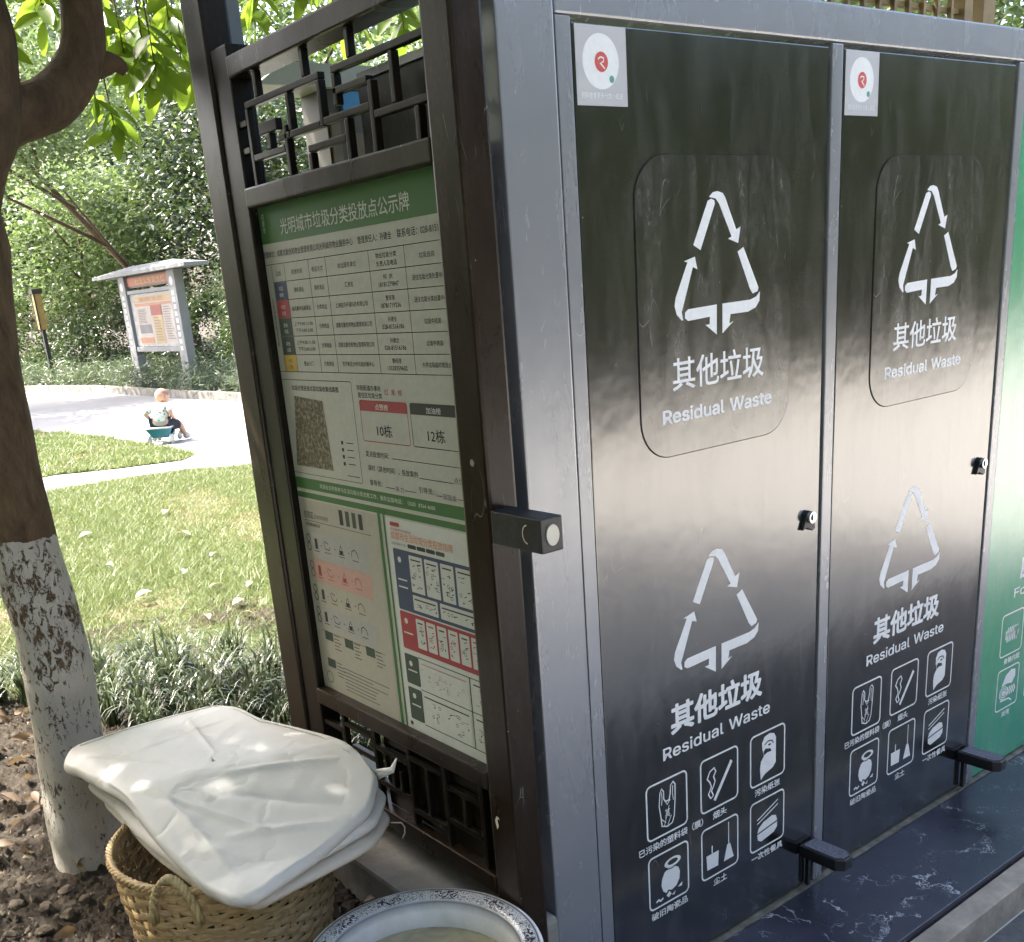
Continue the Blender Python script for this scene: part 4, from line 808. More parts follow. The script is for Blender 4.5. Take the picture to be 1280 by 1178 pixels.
V = V.reshape(-1, 4, 3)[keep].reshape(-1, 3); k = len(V)//4; i = np.arange(k)[:, None]*4; F = np.concatenate([i+[0, 1, 2], i+[0, 2, 3]], 1).reshape(-1, 3)
o = link('foliage', npmesh('foliage', V-np.array(tree.location), F, L_NEAR), tree); o['kind'] = 'stuff'

# large hanging leaves, one mesh shared
def big_leaf_mesh():
    g = G(); n = 6; L, Wd = 1.0, .40
    for i in range(n+1):
        t = i/n; w = Wd*.5*math.sin(PI*min(1, t*.93+.03))**.8; z = -.16*t*t
        g.v += [(t*L, -w, z+.10*w), (t*L, 0, z-.02), (t*L, w, z+.10*w)]
    for i in range(n):
        a = i*3; g.f += [(a, a+1, a+4, a+3), (a+1, a+2, a+5, a+4)]; g.m += [0, 0]
    return mesh('leaf', g, L_NEAR, True)
LEAF = big_leaf_mesh()
def put_leaf(p, d, size, roll, parent, me=LEAF, name='leaf', **kw):
    d = Vector(d).normalized(); q = d.to_track_quat('X', 'Z')
    o = bpy.data.objects.new(name, me); COL.objects.link(o); o.parent = parent
    o.location = Vector(p)-(wpos(parent) if parent else Vector()); o.rotation_euler = (q.to_matrix() @ Matrix.Rotation(roll, 3, 'X')).to_euler(); o.scale = (size,)*3
    return tag(o, **kw)
def twig(pts, nl, seed, size=.085, r=.0028):
    R = random.Random(seed); g = G(); g.tube(pts, [r, r*.8, r*.5][:len(pts)] if len(pts) == 3 else r, 5); part('twig', g, M_BARK2, tree)
    a, b = Vector(pts[-2]), Vector(pts[-1]); ax = (b-a).normalized()
    for k in range(nl):
        t = 1-.55*(k//2)/max(1, nl/2); p = a.lerp(b, t) if k > 1 else b
        ang = k*2.4+R.uniform(-.4, .4); o1 = ax.orthogonal().normalized(); o2 = ax.cross(o1)
        d = ax*R.uniform(.2, .8)+(o1*math.cos(ang)+o2*math.sin(ang))+Vector((0, 0, R.uniform(-.55, .1)))
        put_leaf(p, d, size*R.uniform(.75, 1.2), R.uniform(-1, 1), tree)
twig([(.10, 1.35, 2.35), (.11, 1.38, 2.05), (.125, 1.4, 1.885)], 12, 1, .078)
twig([(.02, 1.25, 2.1), (.07, 1.36, 2.0), (.085, 1.38, 1.96)], 7, 2, .07)
TW = [((.24, 1.9, 2.7), (.26, 1.85, 2.22)), ((.42, 1.9, 2.7), (.46, 1.85, 2.26)), ((.33, 1.75, 2.6), (.36, 1.7, 2.12)), ((.12, 1.75, 2.6), (.10, 1.7, 2.2)), ((.45, 1.7, 2.6), (.5, 1.7, 2.1)), ((.2, 1.35, 2.4), (.22, 1.32, 2.02)), ((.0, 2.0, 2.8), (.02, 1.95, 2.3)), ((.18, 1.5, 2.5), (.19, 1.42, 2.03)), ((.26, 1.5, 2.5), (.25, 1.45, 2.08)), ((.33, 1.5, 2.6), (.33, 1.45, 2.12)), ((.3, 1.55, 2.5), (.30, 1.5, 2.03)), ((.15, 1.6, 2.6), (.14, 1.5, 2.14)), ((.38, 1.6, 2.6), (.37, 1.5, 2.06)), ((.22, 1.6, 2.6), (.21, 1.6, 2.2)),
      ((-.1, 1.5, 2.5), (-.12, 1.4, 2.06)), ((-.16, 1.45, 2.4), (-.17, 1.35, 1.98)), ((.4, 1.5, 2.6), (.42, 1.5, 2.16)), ((-.06, 1.6, 2.6), (-.09, 1.6, 2.14)),
      ((.62, 1.5, 2.7), (.60, 1.5, 2.25)), ((.8, 1.6, 2.7), (.78, 1.55, 2.28)), ((.95, 1.6, 2.7), (.93, 1.55, 2.22)), ((1.1, 1.6, 2.7), (1.08, 1.5, 2.2)), ((.7, 1.7, 2.7), (.70, 1.7, 2.22)), ((1.0, 1.8, 2.7), (1.0, 1.75, 2.26))]
for k, (a, b) in enumerate(TW):
    m_ = tuple((x+y)/2+.02 for x, y in zip(a, b)); twig([a, m_, b], 11, 20+k, .095)

# ------------------------------------------------------------------ basket, sacks, basin
BC = (-.252, .497)
bk = thing('wicker_basket', (BC[0], BC[1], GZ), 'round woven bamboo basket with a plaited handle under the folded white sacks', 'basket')
BH = .275; nst = 36
def brad(h): return .186+.034*(h/BH)**.8
for k in range(nst):
    a = 2*PI*k/nst; g = G(); w = .0065; pts = []
    for i in range(9):
        h = BH*i/8; r = brad(h); pts.append((h, r))
    vs = []; 
    for h, r in pts:
        for s_ in (-1, 1):
            aa = a+s_*w/r; vs.append((BC[0]+r*math.cos(aa), BC[1]+r*math.sin(aa), GZ+h))
        for s_ in (1, -1):
            aa = a+s_*w/r; vs.append((BC[0]+(r-.0018)*math.cos(aa), BC[1]+(r-.0018)*math.sin(aa), GZ+h))
    fs = []
    for i in range(8):
        o_ = i*4
        for q in range(4): fs.append((o_+q, o_+(q+1) % 4, o_+4+(q+1) % 4, o_+4+q))
    g.add(vs, fs); part('stake', g, M_BAMBOO, bk)
nw = 19
for j in range(nw):
    g = G(); h0 = .004+j*(BH-.03)/(nw-1); hh = .0136; seg = nst*4; vs = []
    for i in range(seg):
        a = 2*PI*i/seg; wv = .0045*math.cos(nst*a/2+PI*j)+.0006*math.sin(7*a+j)
        dz = .0018*math.sin(nst*a/2+j*2.1)+.0015*math.sin(3*a+j)
        r = brad(h0)+wv+.0005
        for rr_, z in ((r, h0), (r+.0008, h0+hh*.5), (r, h0+hh), (r-.0016, h0+hh), (r-.0016, h0)):
            vs.append((BC[0]+rr_*math.cos(a), BC[1]+rr_*math.sin(a), GZ+z+dz))
    fs = []
    for i in range(seg):
        o_, p_ = i*5, ((i+1) % seg)*5
        for q in range(5): fs.append((o_+q, o_+(q+1) % 5, p_+(q+1) % 5, p_+q))
    g.add(vs, fs); part('weaver', g, M_BAMBOO, bk, smooth=False)
for j in range(4):
    g = G(); pts = []
    for i in range(97):
        a = 2*PI*i/96; ph = a*26+j*PI/2
        pts.append((BC[0]+(brad(BH)+.005*math.cos(ph))*math.cos(a), BC[1]+(brad(BH)+.005*math.cos(ph))*math.sin(a), GZ+BH-.006+.006*math.sin(ph)))
    g.tube(pts, .0042, 6, cap=False); part('rim_strand', g, M_BAMBOO, bk, smooth=True)
# plaited handle on the camera side, left
ha = math.radians(222)
def hp(s_):       # s_ 0..1 along an upright arch on the rim
    aa = ha+(.5-s_)*.40; R_ = brad(BH)+.010; z = GZ+BH-.075+.10*math.sin(PI*s_)**.5
    return Vector((BC[0]+R_*math.cos(aa), BC[1]+R_*math.sin(aa), z))
for j in range(3):
    g = G(); pts = []
    for i in range(61):
        s_ = i/60; p = hp(s_); ph = s_*38+j*2*PI/3; rad_ = Vector((math.cos(ha), math.sin(ha), 0))
        pts.append(p+rad_*.0055*math.cos(ph)+Vector((0, 0, 1))*.0055*math.sin(ph)*(math.sin(PI*s_)*.8+.2)+Vector((-math.sin(ha), math.cos(ha), 0))*.004*math.sin(ph))
    g.tube(pts, .0046, 6); part('handle_strand', g, M_ROPE, bk, smooth=True)

def sack(name, outline, zc, thick, label, m, ridges=(), seed=1, puff=.012, zf=None, drape=None, M_=240, edge_wob=.004, grp='folded white sacks on the basket'):
    """outline: (x, y, z of the upper rim) around; a limp folded sack: rounded edge, wrinkled top"""
    r = random.Random(seed); O = [Vector(p) for p in outline]; n = len(O)
    per = [0]
    for i in range(n): per.append(per[-1]+(O[(i+1) % n]-O[i]).length)
    ring = []
    for k in range(M_):
        s_ = per[-1]*k/M_; i = max(j for j in range(n) if per[j] <= s_); t = (s_-per[i])/(per[i+1]-per[i]+1e-9)
        a, b = O[i], O[(i+1) % n]; ring.append(a.lerp(b, t))
    # soften corners
    for _ in range(6): ring = [(ring[k-1]+ring[k]*2+ring[(k+1) % M_])/4 for k in range(M_)]
    c = sum(ring, Vector())/M_; c.z = zc; rings = []
    K = 64; ph = [r.uniform(0, 6) for _ in range(8)]
    def wr(x, y): return .0014*math.sin(x*19+y*8+ph[0])-.0012*abs(math.sin(x*14+y*23+ph[2]+.8*math.sin(y*11)))**.5-.0009*abs(math.sin(y*31-x*19+ph[3]+.9*math.sin(x*13)))**.5+.0004*math.sin(y*83-x*47)
    for i in range(K+1):
        s_ = i/K; row = []
        for p in ring:
            q = c.lerp(p, s_); z = (zf(q.x, q.y) if zf else c.z*(1-s_**2)+p.z*s_**2)+puff*(1-s_**10)+wr(q.x, q.y)*(1-s_**6)
            for (ax, ay, bx, by, hgt, wd) in ridges:
                A = Vector((ax, ay)); B = Vector((bx, by)); P_ = Vector((q.x, q.y)); t = max(0, min(1, (P_-A).dot(B-A)/(B-A).length_squared)); dd = (P_-A.lerp(B, t)).length
                z += .75*hgt*(1-.8*s_**6)*math.exp(-(dd/wd)**1.35)*math.sin(PI*min(1, max(0, .12+t*.8)))
            row.append(Vector((q.x, q.y, z)))
        rings.append(row)
    top = rings[-1]
    for k_, (ex, dz) in enumerate(((.0035, -.10), (.0065, -.25), (.0085, -.45), (.0075, -.68), (.004, -.88), (-.004, -1.0), (-.05, -1.02))):
        row = []
        for j, p in enumerate(top):
            d = Vector((p.x-c.x, p.y-c.y, 0)).normalized()
            row.append(Vector(p)+d*(ex+edge_wob*.5*math.sin(j*.085+ph[4])+edge_wob*.3*math.sin(j*.19+k_*.3+ph[5]))+Vector((0, 0, thick*dz)))
        rings.append(row)
    vs = [c+Vector((0, 0, puff))]+[p for row in rings[1:] for p in row]; fs = []
    for k in range(M_): fs.append((0, 1+k, 1+(k+1) % M_))
    for i in range(len(rings)-2):
        a0, b0 = 1+i*M_, 1+(i+1)*M_
        for k in range(M_): fs.append((a0+k, b0+k, b0+(k+1) % M_, a0+(k+1) % M_))
    fs.append(tuple(1+(len(rings)-2)*M_+k for k in range(M_))[::-1])
    g = G(); g.add(vs, fs); o = part(name, g, m, None, smooth=True)
    return tag(o, label, 'sack', grp)
RIM = GZ+BH
o = sack('folded_sack', [(-.385, .82, .475), (-.30, .86, .478), (-.10, .82, .482), (-.04, .68, .485), (.022, .42, .480), (.022, .30, .475), (-.05, .245, .470), (-.20, .225, .466), (-.315, .215, .462), (-.365, .32, .465), (-.38, .6, .47)],
     .49, .022, 'cream rolled sack at the bottom of the pile, lying on the basket rim', M_SACK2, seed=3)
o = sack('folded_sack', [(-.40, .86, .510), (-.27, .91, .516), (-.085, .86, .520), (-.02, .70, .520), (.034, .45, .517), (.031, .335, .510), (-.04, .25, .505), (-.20, .225, .500), (-.325, .205, .492), (-.375, .31, .497), (-.39, .6, .503)],
     .53, .022, 'middle sack of the pile with crumpled folds at its right end', M_SACK, seed=5, edge_wob=.009)
TOPO = [(-.432, .90, 0), (-.40, .945, 0), (-.30, .935, 0), (-.18, .92, 0), (-.075, .895, 0), (-.05, .80, 0), (-.045, .70, 0), (-.012, .60, 0), (.014, .50, 0), (.028, .40, 0), (.020, .325, 0), (-.04, .26, 0), (-.14, .225, 0), (-.26, .195, 0), (-.335, .175, 0), (-.365, .20, 0), (-.385, .30, 0), (-.397, .45, 0), (-.405, .62, 0), (-.42, .78, 0)]
def topz(x, y):
    # flat upper panel, a fold across it, then a panel falling towards the front corner
    base = .592-.05*max(0, (-.28-x))-.02*max(0, x+.1)-.14*max(0, y-.82)
    d = .585-.30*(x+.43)-y; k = math.log1p(math.exp(min(60, d/.005)))*.005
    return base-.27*k-.02*math.exp(-((x+.44)/.03)**2)
TOPO = [(x, y, topz(x, y)) for x, y, z in TOPO]
top_sack = sack('folded_sack', TOPO, .6, .028, 'large white sack on top of the pile with sunlit patches and a folded crease', M_SACK,
     ridges=((-.35, .56, -.33, .20, .016, .016), (-.22, .50, .0, .40, .010, .009), (-.24, .44, -.04, .25, -.012, .012), (-.40, .60, -.28, .36, -.009, .010), (-.05, .80, .01, .52, .009, .006), (-.30, .34, -.08, .235, .009, .007), (-.34, .50, -.20, .24, .008, .006), (-.42, .86, -.28, .60, -.006, .008), (-.16, .90, -.20, .60, .006, .006), (-.40, .74, -.06, .76, .004, .004)), seed=9, puff=.004, edge_wob=.006, zf=topz)
cxs = sum(p[0] for p in TOPO)/len(TOPO); cys = sum(p[1] for p in TOPO)/len(TOPO)
g = G(); g.tube([(cxs+(x-cxs)*.93, cys+(y-cys)*.93, topz(cxs+(x-cxs)*.93, cys+(y-cys)*.93)+.0035) for x, y, z in TOPO[1:10]], .0011, 5); part('hem_stitching', g, M_SACK2, top_sack)
g = G(); g.tube([(.045, .36, .535), (.072, .345, .54), (.083, .34, .565)], [.012, .008, .002], 7, flat=.3); part('torn_corner', g, M_SACK, top_sack, smooth=True)
g = G(); g.tube([(.028, .30, .452), (.048, .292, .447), (.053, .290, .436), (.052, .290, .422), (.044, .290, .412)], .0016, 6); part('loose_thread', g, M_SACK2, None and top_sack, smooth=True) if False else part('loose_thread', g, M_SACK2, top_sack, smooth=True)

bz = .37; bc = (-.1235, -.0175)
CX0 = (-.07-CAM.x)*(CAM.z-bz)/(CAM.z-.3)+CAM.x; CY0 = (.07-CAM.y)*(CAM.z-bz)/(CAM.z-.3)+CAM.y
ba = thing('enamel_basin', (CX0, CY0, bz), 'white enamel basin with a blue black floral border, half full of murky water', 'basin')
prof = [(.11, -.15), (.15, -.135), (.166, -.06), (.1745, -.008), (.178, -.002), (.195, .001), (.209, .002), (.2145, .000), (.216, -.004), (.2135, -.007), (.180, -.006), (.170, -.06), (.153, -.139), (.11, -.155)]
g = G(); g.lathe([(.0005, -.15)]+prof+[(.0005, -.155)], (CX0, CY0, bz), 96); part('bowl', g, M_BASIN, ba, smooth=True)
def water_mat():
    m, t, b = nt('murky_water'); v = coords(t)
    t.links.new(ramp(t, noise(t, v, 9, 5, .6, 1.5), [(.3, (.22, .18, .10)), (.55, (.34, .30, .2)), (.75, (.45, .41, .31))]), b.inputs['Base Color'])
    b.inputs['Roughness'].default_value = .12; b.inputs['IOR'].default_value = 1.33; bump(t, b, noise(t, v, 14, 3), .1, .01); return m
g = G(); g.lathe([(.0005, 0), (.1655, 0)], (CX0, CY0, bz-.055), 64); wo = part('murky_water', g, water_mat()); tag(wo, 'murky beige water standing in the enamel basin', 'water', kind='stuff')
st = thing('stool', (CX0, CY0, GZ), 'low grey stool block carrying the enamel basin', 'stool')
part('seat', G().box(CX0-.1, CX0+.1, CY0-.1, CY0+.1, bz-.165-.02, bz-.156), M_CONC, st)
for a in (-1, 1):
    part('leg', G().box(CX0+a*.085-.015, CX0+a*.085+.015, CY0-.09, CY0+.09, .15, bz-.186), M_CONC, st)

# ------------------------------------------------------------------ litter and clods
def clod_mesh(seed):
    r = random.Random(seed); b = bmesh.new(); bmesh.ops.create_icosphere(b, subdivisions=2, radius=1)
    ph = [r.uniform(0, 6) for _ in range(5)]
    for v in b.verts:
        c = v.co; k = 1+.18*math.sin(c.x*3+ph[0])+.15*math.sin(c.y*4+ph[1])+.12*math.sin(c.z*5+ph[2])+r.uniform(-.06, .06); v.co = c*k; v.co.z *= .65
    me = bpy.data.meshes.new('soil_clod'); b.to_mesh(me); b.free(); me.materials.append(M_CLOD); return me
M_CLOD = simple('clod_earth', (.17, .135, .095), .95, .4, 40, .8)
CL = [clod_mesh(k) for k in range(4)]
r_ = np.random.default_rng(5); n_ = 5200; T0 = np.array([(1, 0, -.4), (-.5, .87, -.4), (-.5, -.87, -.4), (.1, .05, .8)])
P_ = np.stack([r_.uniform(-1.1, -.2, n_), r_.uniform(.45, 2.3, n_), np.full(n_, GZ+.003)], 1); S_ = r_.uniform(.0015, .006, (n_, 1, 1))*(1+3*(r_.random((n_, 1, 1)) > .96)); a_ = r_.uniform(0, 6.3, n_)
ca, sa = np.cos(a_)[:, None], np.sin(a_)[:, None]; Q = np.stack([T0[:, 0]*ca-T0[:, 1]*sa, T0[:, 0]*sa+T0[:, 1]*ca, np.broadcast_to(T0[:, 2], (n_, 4))], 2)+r_.normal(0, .25, (n_, 4, 3))
V_ = (Q*S_+P_[:, None, :]).reshape(-1, 3); F_ = (np.arange(n_)[:, None, None]*4+np.array([(0, 1, 3), (1, 2, 3), (2, 0, 3)])).reshape(-1, 3)
link('soil_crumbs', npmesh('soil_crumbs', V_, F_, [M_CLOD, M_SOIL], np.repeat((r_.random(n_) > .35).astype(int), 3)), label='crumbs of earth and grit scattered over the bare soil', kind='stuff')
for k in range(34):
    x = random.uniform(-.72, -.42); y = random.uniform(.55, 1.55); big = k < 9
    if big: x, y = [(-.47, 1.0), (-.53, .95), (-.58, 1.02), (-.50, .88), (-.56, .86), (-.45, .92), (-.6, 1.2), (-.52, 1.12), (-.62, .9)][k]
    s_ = random.uniform(.012, .021) if big else random.uniform(.004, .010)
    o = link('soil_clod', CL[k % 4], None, (x, y, GZ+s_*.2), label='rough clod of tan earth lying on the bare soil left of the basket', cat='clod', group='clods of earth on the bare soil')
    o.scale = (s_, s_*random.uniform(.7, 1.1), s_); o.rotation_euler = (random.uniform(-.3, .3), random.uniform(-.3, .3), random.uniform(0, 6))
def dry_leaf_mesh():
    g = G(); n = 5
    for i in range(n+1):
        t = i/n; w = .22*math.sin(PI*min(1, t*.9+.05)); z = .12*math.sin(t*3)
        g.v += [(t, -w, z+.25*w), (t, 0, z), (t, w, z+.35*w)]
    for i in range(n):
        a = i*3; g.f += [(a, a+1, a+4, a+3), (a+1, a+2, a+5, a+4)]; g.m += [0, 0]
    return mesh('dry_leaf', g, L_DRY, True)
DL = dry_leaf_mesh(); DLP = dry_leaf_mesh(); DLP.materials[0] = leaf_mat('bleached_leaf', (.30, .24, .15), (.42, .36, .26), .2, .6, (.3, .25, .15))
R = random.Random(4)
for k in range(110):
    zone = R.random()
    if zone < .55: x, y = R.uniform(-.62, -.08), R.uniform(1.45, 2.3)
    elif zone < .7: x, y = R.uniform(-.06, .085), R.uniform(.3, .72)
    else: x, y = R.uniform(-.75, -.3), R.uniform(.6, 1.6)
    s_ = R.uniform(.03, .075); a = R.uniform(0, 6)
    o = put_leaf((x, y, GZ+.012+R.uniform(0, .02)), (math.cos(a), math.sin(a), R.uniform(-.4, .5)), s_, R.uniform(-1.2, 1.2), None, DL, 'dry_leaf',
                 label='curled brown dead leaf in the litter around the tree foot', cat='dead leaf', group='dead leaves littering the soil')
for x, y, s_, a in ((.837, 5.09, .14, .3), (1.30, 4.49, .16, 2), (.57, 3.39, .13, .2), (.62, 3.3, .12, 3), (.90, 3.62, .10, 1), (.83, 2.67, .09, 2.6), (.82, 2.87, .11, .4), (1.2, 3.9, .12, 4), (.7, 4.2, .10, 5), (1.0, 3.1, .1, .8), (1.45, 5.3, .14, 1), (.95, 3.25, .12, 3.4), (.66, 2.75, .1, 1.4)):
    put_leaf((x, y, GZ+.03), (math.cos(a), math.sin(a), .05), s_*.7, .2, None, DLP, 'dry_leaf', label='pale dead leaf lying on the sunlit lawn', cat='dead leaf', group='dead leaves on the lawn')

# ------------------------------------------------------------------ grass
def inpoly(P, poly):
    x, y = P[:, 0], P[:, 1]; ins = np.zeros(len(P), bool); n = len(poly)
    for i in range(n):
        x1, y1 = poly[i]; x2, y2 = poly[(i+1) % n]
        c = ((y1 > y) != (y2 > y)) & (x < (x2-x1)*(y-y1)/(y2-y1+1e-12)+x1); ins ^= c
    return ins
def grass(name, poly, box, n, h, w, seed, label, wedge=True):
    r = np.random.default_rng(seed); P = np.stack([r.uniform(box[0], box[1], n), r.uniform(box[2], box[3], n)], 1)
    P = P[inpoly(P, poly)]
    if wedge:
        az = np.degrees(np.arctan2(P[:, 0]-CAM.x, P[:, 1]-CAM.y)); P = P[(az > 8) & (az < 33)]
    f = r.normal(0, .5, len(P))
    for q in range(14):
        a_ = r.uniform(0, 6.3); k_ = r.uniform(2, 13); f += np.sin((P[:, 0]*math.cos(a_)+P[:, 1]*math.sin(a_))*k_+r.uniform(0, 6))*.26
    hh = h*np.clip(1-.3*f, .35, 1.5)*r.uniform(.6, 1.2, len(P)); m_ = len(P)
    a = r.uniform(0, 2*PI, m_); lean = r.uniform(.3, 1.8, m_)*hh; wd = w*r.uniform(.7, 1.3, m_)
    dist = np.hypot(P[:, 0]-CAM.x, P[:, 1]-CAM.y); wd = wd*np.clip(dist/4, 1, 3)
    b = r.uniform(0, PI, m_); z0 = GZ-.008
    A = np.stack([P[:, 0]-np.cos(b)*wd, P[:, 1]-np.sin(b)*wd, np.full(m_, z0)], 1); B = np.stack([P[:, 0]+np.cos(b)*wd, P[:, 1]+np.sin(b)*wd, np.full(m_, z0)], 1)
    T = np.stack([P[:, 0]+np.cos(a)*lean, P[:, 1]+np.sin(a)*lean, z0+hh], 1)
    V = np.stack([A, B, T], 1).reshape(-1, 3); F = np.arange(m_*3).reshape(-1, 3)
    mi = (f+r.normal(0, .5, m_) > 1.05).astype(int)
    return link(name, npmesh(name, V, F, [L_GRASS, L_DRYG], mi), label=label, cat='grass', kind='stuff')
grass('grass', LAWN1, (-.2, 4.6, 1.8, 7.5), 330000, .038, .0022, 5, 'sunlit short green grass between the near tree and the path')
grass('grass', LAWN2, (.6, 3.2, 7.6, 15), 120000, .045, .003, 6, 'sunlit grass island between the path and the road')

def strap_tuft(n, h, seed, w=.0048):
    r = np.random.default_rng(seed); V = []; F = []; S = 6
    for i in range(n):
        a = r.uniform(0, 2*PI); L = h*r.uniform(.6, 1.3); out = r.uniform(.25, 1.0)*L; hh = L*r.uniform(.65, 1.0)
        bx, by = r.normal(0, .018, 2); px, py = -math.sin(a), math.cos(a)
        for k in range(S+1):
            t = k/S; d = out*t**1.3; z = hh*(math.sin(t*PI*.62)/math.sin(PI*.5))-.25*out*t**3
            ww = w*(1-t)**.6+.0002
            V += [(bx+math.cos(a)*d-px*ww, by+math.sin(a)*d-py*ww, z), (bx+math.cos(a)*d+px*ww, by+math.sin(a)*d+py*ww, z)]
        o_ = i*(S+1)*2
        for k in range(S): F.append((o_+2*k, o_+2*k+1, o_+2*k+3, o_+2*k+2))
    return npmesh('strap_leaves', np.array(V), np.array(F), L_TUFT)
TM = [strap_tuft(80, .2, 30+k) for k in range(4)]
spots = [(.35, 1.08), (.45, 1.16), (.55, 1.24), (.52, 1.02), (.62, 1.12), (.42, .98), (-.02, 1.98), (.07, 1.92), (.15, 1.85), (.24, 1.76), (.33, 1.63), (.41, 1.5), (.48, 1.36), (.02, 1.75), (.14, 1.66), (.24, 1.55), (.33, 1.42), (.42, 1.28), (.03, 2.16), (.12, 2.12), (.21, 2.06), (.29, 1.98), (.36, 1.86), (.43, 1.72), (.5, 1.58), (.57, 1.45), (-.26, 2.5), (-.17, 2.42), (.08, 2.42), (.20, 2.34), (.33, 2.24), (.44, 2.08), (.54, 1.9), (.63, 1.72), (-.34, 2.44), (-.38, 2.62), (-.05, 2.32), (.7, 1.5), (.62, 1.3), (.55, 1.25), (.75, 1.35), (.8, 1.6), (.47, 1.45), (-.12, 2.58), (.0, 2.55), (.26, 2.45), (.52, 2.2), (.66, 1.95)]
for k, (x, y) in enumerate(spots):
    big = k == 20
    o = link('lilyturf_tuft', TM[k % 4], None, (x, y, GZ-.002), cat='grass tuft', group='strap leaved tufts along the lawn edge',
             label='tallest dark strap leaved tuft right behind the pile of sacks' if big else 'strap leaved grass tuft in the row edging the lawn')
    s_ = 1.15 if big else random.uniform(.7, 1.0); o.scale = (s_, s_, s_); o.rotation_euler.z = random.uniform(0, 6)

# ------------------------------------------------------------------ notice kiosk across the road
KX = 5.75
ki = thing('notice_kiosk', (KX, 16.4, GZ), 'pale grey roofed notice kiosk with an orange header standing across the road', 'kiosk')
M_KIO = simple('kiosk_stone_paint', (.22, .225, .22), .7, .08, 5); M_KWH = ink('kiosk_white', (.5, .5, .5)); M_KOR = ink('kiosk_orange', (.30, .07, .02)); M_KDK = ink('kiosk_dark', (.06, .03, .02))
for y0, y1 in ((15.05, 15.34), (17.28, 17.57)):
    p_ = part('post', G().box(KX, KX+.15, y0, y1, .40, 2.098), M_KIO, ki, bevel=.01)
    part('plinth', G().box(KX-.05, KX+.22, y0-.10, y1+.10, .1, .405), M_KIO, ki, bevel=.01)
    s = Sheet(lambda u, v, L: (KX-L, u, v), .003)
    yc = (y0+y1)/2
    for k in range(9): s.rect(yc-.05, 1.72-k*.105, yc+.05, 1.785-k*.105)
    s.circ(yc, 1.93, .07); part('vertical_lettering', s.g, M_KWH, p_)
for z0, z1 in ((.86, .94), (1.80, 1.86)): part('rail', G().box(KX+.02, KX+.13, 15.345, 17.275, z0, z1), M_KIO, ki, bevel=.008)
part('roof', G().add([(KX-.12, 14.3, 2.10), (KX-.12, 18.5, 2.10), (KX+.27, 18.5, 2.10), (KX+.27, 14.3, 2.10), (KX-.12, 14.3, 2.15), (KX-.12, 18.5, 2.15), (KX+.27, 18.5, 2.15), (KX+.27, 14.3, 2.15), (KX+.13, 15.3, 2.25), (KX+.13, 17.2, 2.25)],
     [(0, 1, 2, 3), (0, 1, 5, 4), (1, 2, 6, 5), (2, 3, 7, 6), (3, 0, 4, 7), (4, 5, 9, 8), (6, 7, 8, 9), (5, 6, 9), (7, 4, 8)]), M_KIO, ki)
s = Sheet(lambda u, v, L: (KX+.05-L, u, v), .004)
part('header_sign', G().box(KX+.052, KX+.12, 15.345, 17.275, 1.90, 2.085), M_KDK, ki)
s.rect(15.36, 1.93, 17.26, 2.06, 0); 
kv = Sheet(lambda u, v, L: (KX+.05-L, 17.2-u, v), .004); kv.text('社区公告宣传栏', .35, 1.955, .085, 1.3, 1, 3); s.g.add(kv.g.v, kv.g.f, 1)
part('header_print', s.g, [M_KOR, ink('kiosk_gold', (.42, .3, .12))], ki)
bd = part('display_board', G().box(KX+.05, KX+.12, 15.36, 17.26, .945, 1.795), simple('kiosk_board', (.30, .31, .31), .5), ki)
KP = [ink('kiosk_paper', (.33, .29, .27)), ink('kiosk_cream', (.32, .23, .11)), ink('kiosk_red', (.22, .03, .025)), ink('kiosk_photo', (.10, .105, .12)), ink('kiosk_orange2', (.32, .13, .06)), ink('kiosk_text', (.10, .09, .08))]
s = Sheet(lambda u, v, L: (KX+.05-L, 17.2-u, v), .003)
s.rect(.08, .97, 1.8, 1.77, 0, 1); s.rect(.1, 1.66, 1.78, 1.75, 1, 2); s.text('宣传专栏', .9, 1.675, .06, 1.1, 4, 3, 'C', .02); s.rect(.12, 1.60, 1.76, 1.64, 4, 2)
s.rect(.82, 1.44, 1.3, 1.60, 2, 3); s.rect(.86, .99, 1.28, 1.43, 1, 2); s.rect(.2, 1.16, .74, 1.30, 3, 2); s.rect(.15, 1.0, .76, 1.09, 4, 2)
for k in range(9): s.line([(.22, 1.54-.026*k), (.22+random.uniform(.3, .5), 1.54-.026*k)], .008, 5, 3)
for k in range(14): s.line([(1.38, 1.56-.038*k), (1.38+random.uniform(.22, .36), 1.56-.038*k)], .009, 5, 3)
for k in range(9): s.line([(.92, 1.40-.044*k), (.92+random.uniform(.18, .3), 1.40-.044*k)], .01, 5, 3)
part('poster', s.g, KP, bd)

# lamp bollard
LXC, LYC = 5.48, 21.6
la = thing('lamp_bollard', (LXC, LYC, GZ), 'slim lamp post with a yellow slatted light head before the hedge', 'lamp post')
part('post', G().box(LXC-.035, LXC+.035, LYC-.035, LYC+.035, GZ, 1.34), simple('lamp_dark_metal', (.02, .02, .02), .5), la)
part('lamp_head', G().box(LXC-.075, LXC+.075, LYC-.08, LYC+.08, 1.34, 2.03), simple('lamp_amber_panel', (.34, .22, .07), .4, .2, 30), la, bevel=.01)
for y in (LYC-.088, LYC+.088): part('frame_strip', G().box(LXC-.085, LXC-.06, y-.014, y+.014, 1.33, 2.03), bpy.data.materials['lamp_dark_metal'], la)
part('cap', G().box(LXC-.1, LXC+.1, LYC-.1, LYC+.1, 2.031, 2.12), bpy.data.materials['lamp_dark_metal'], la)

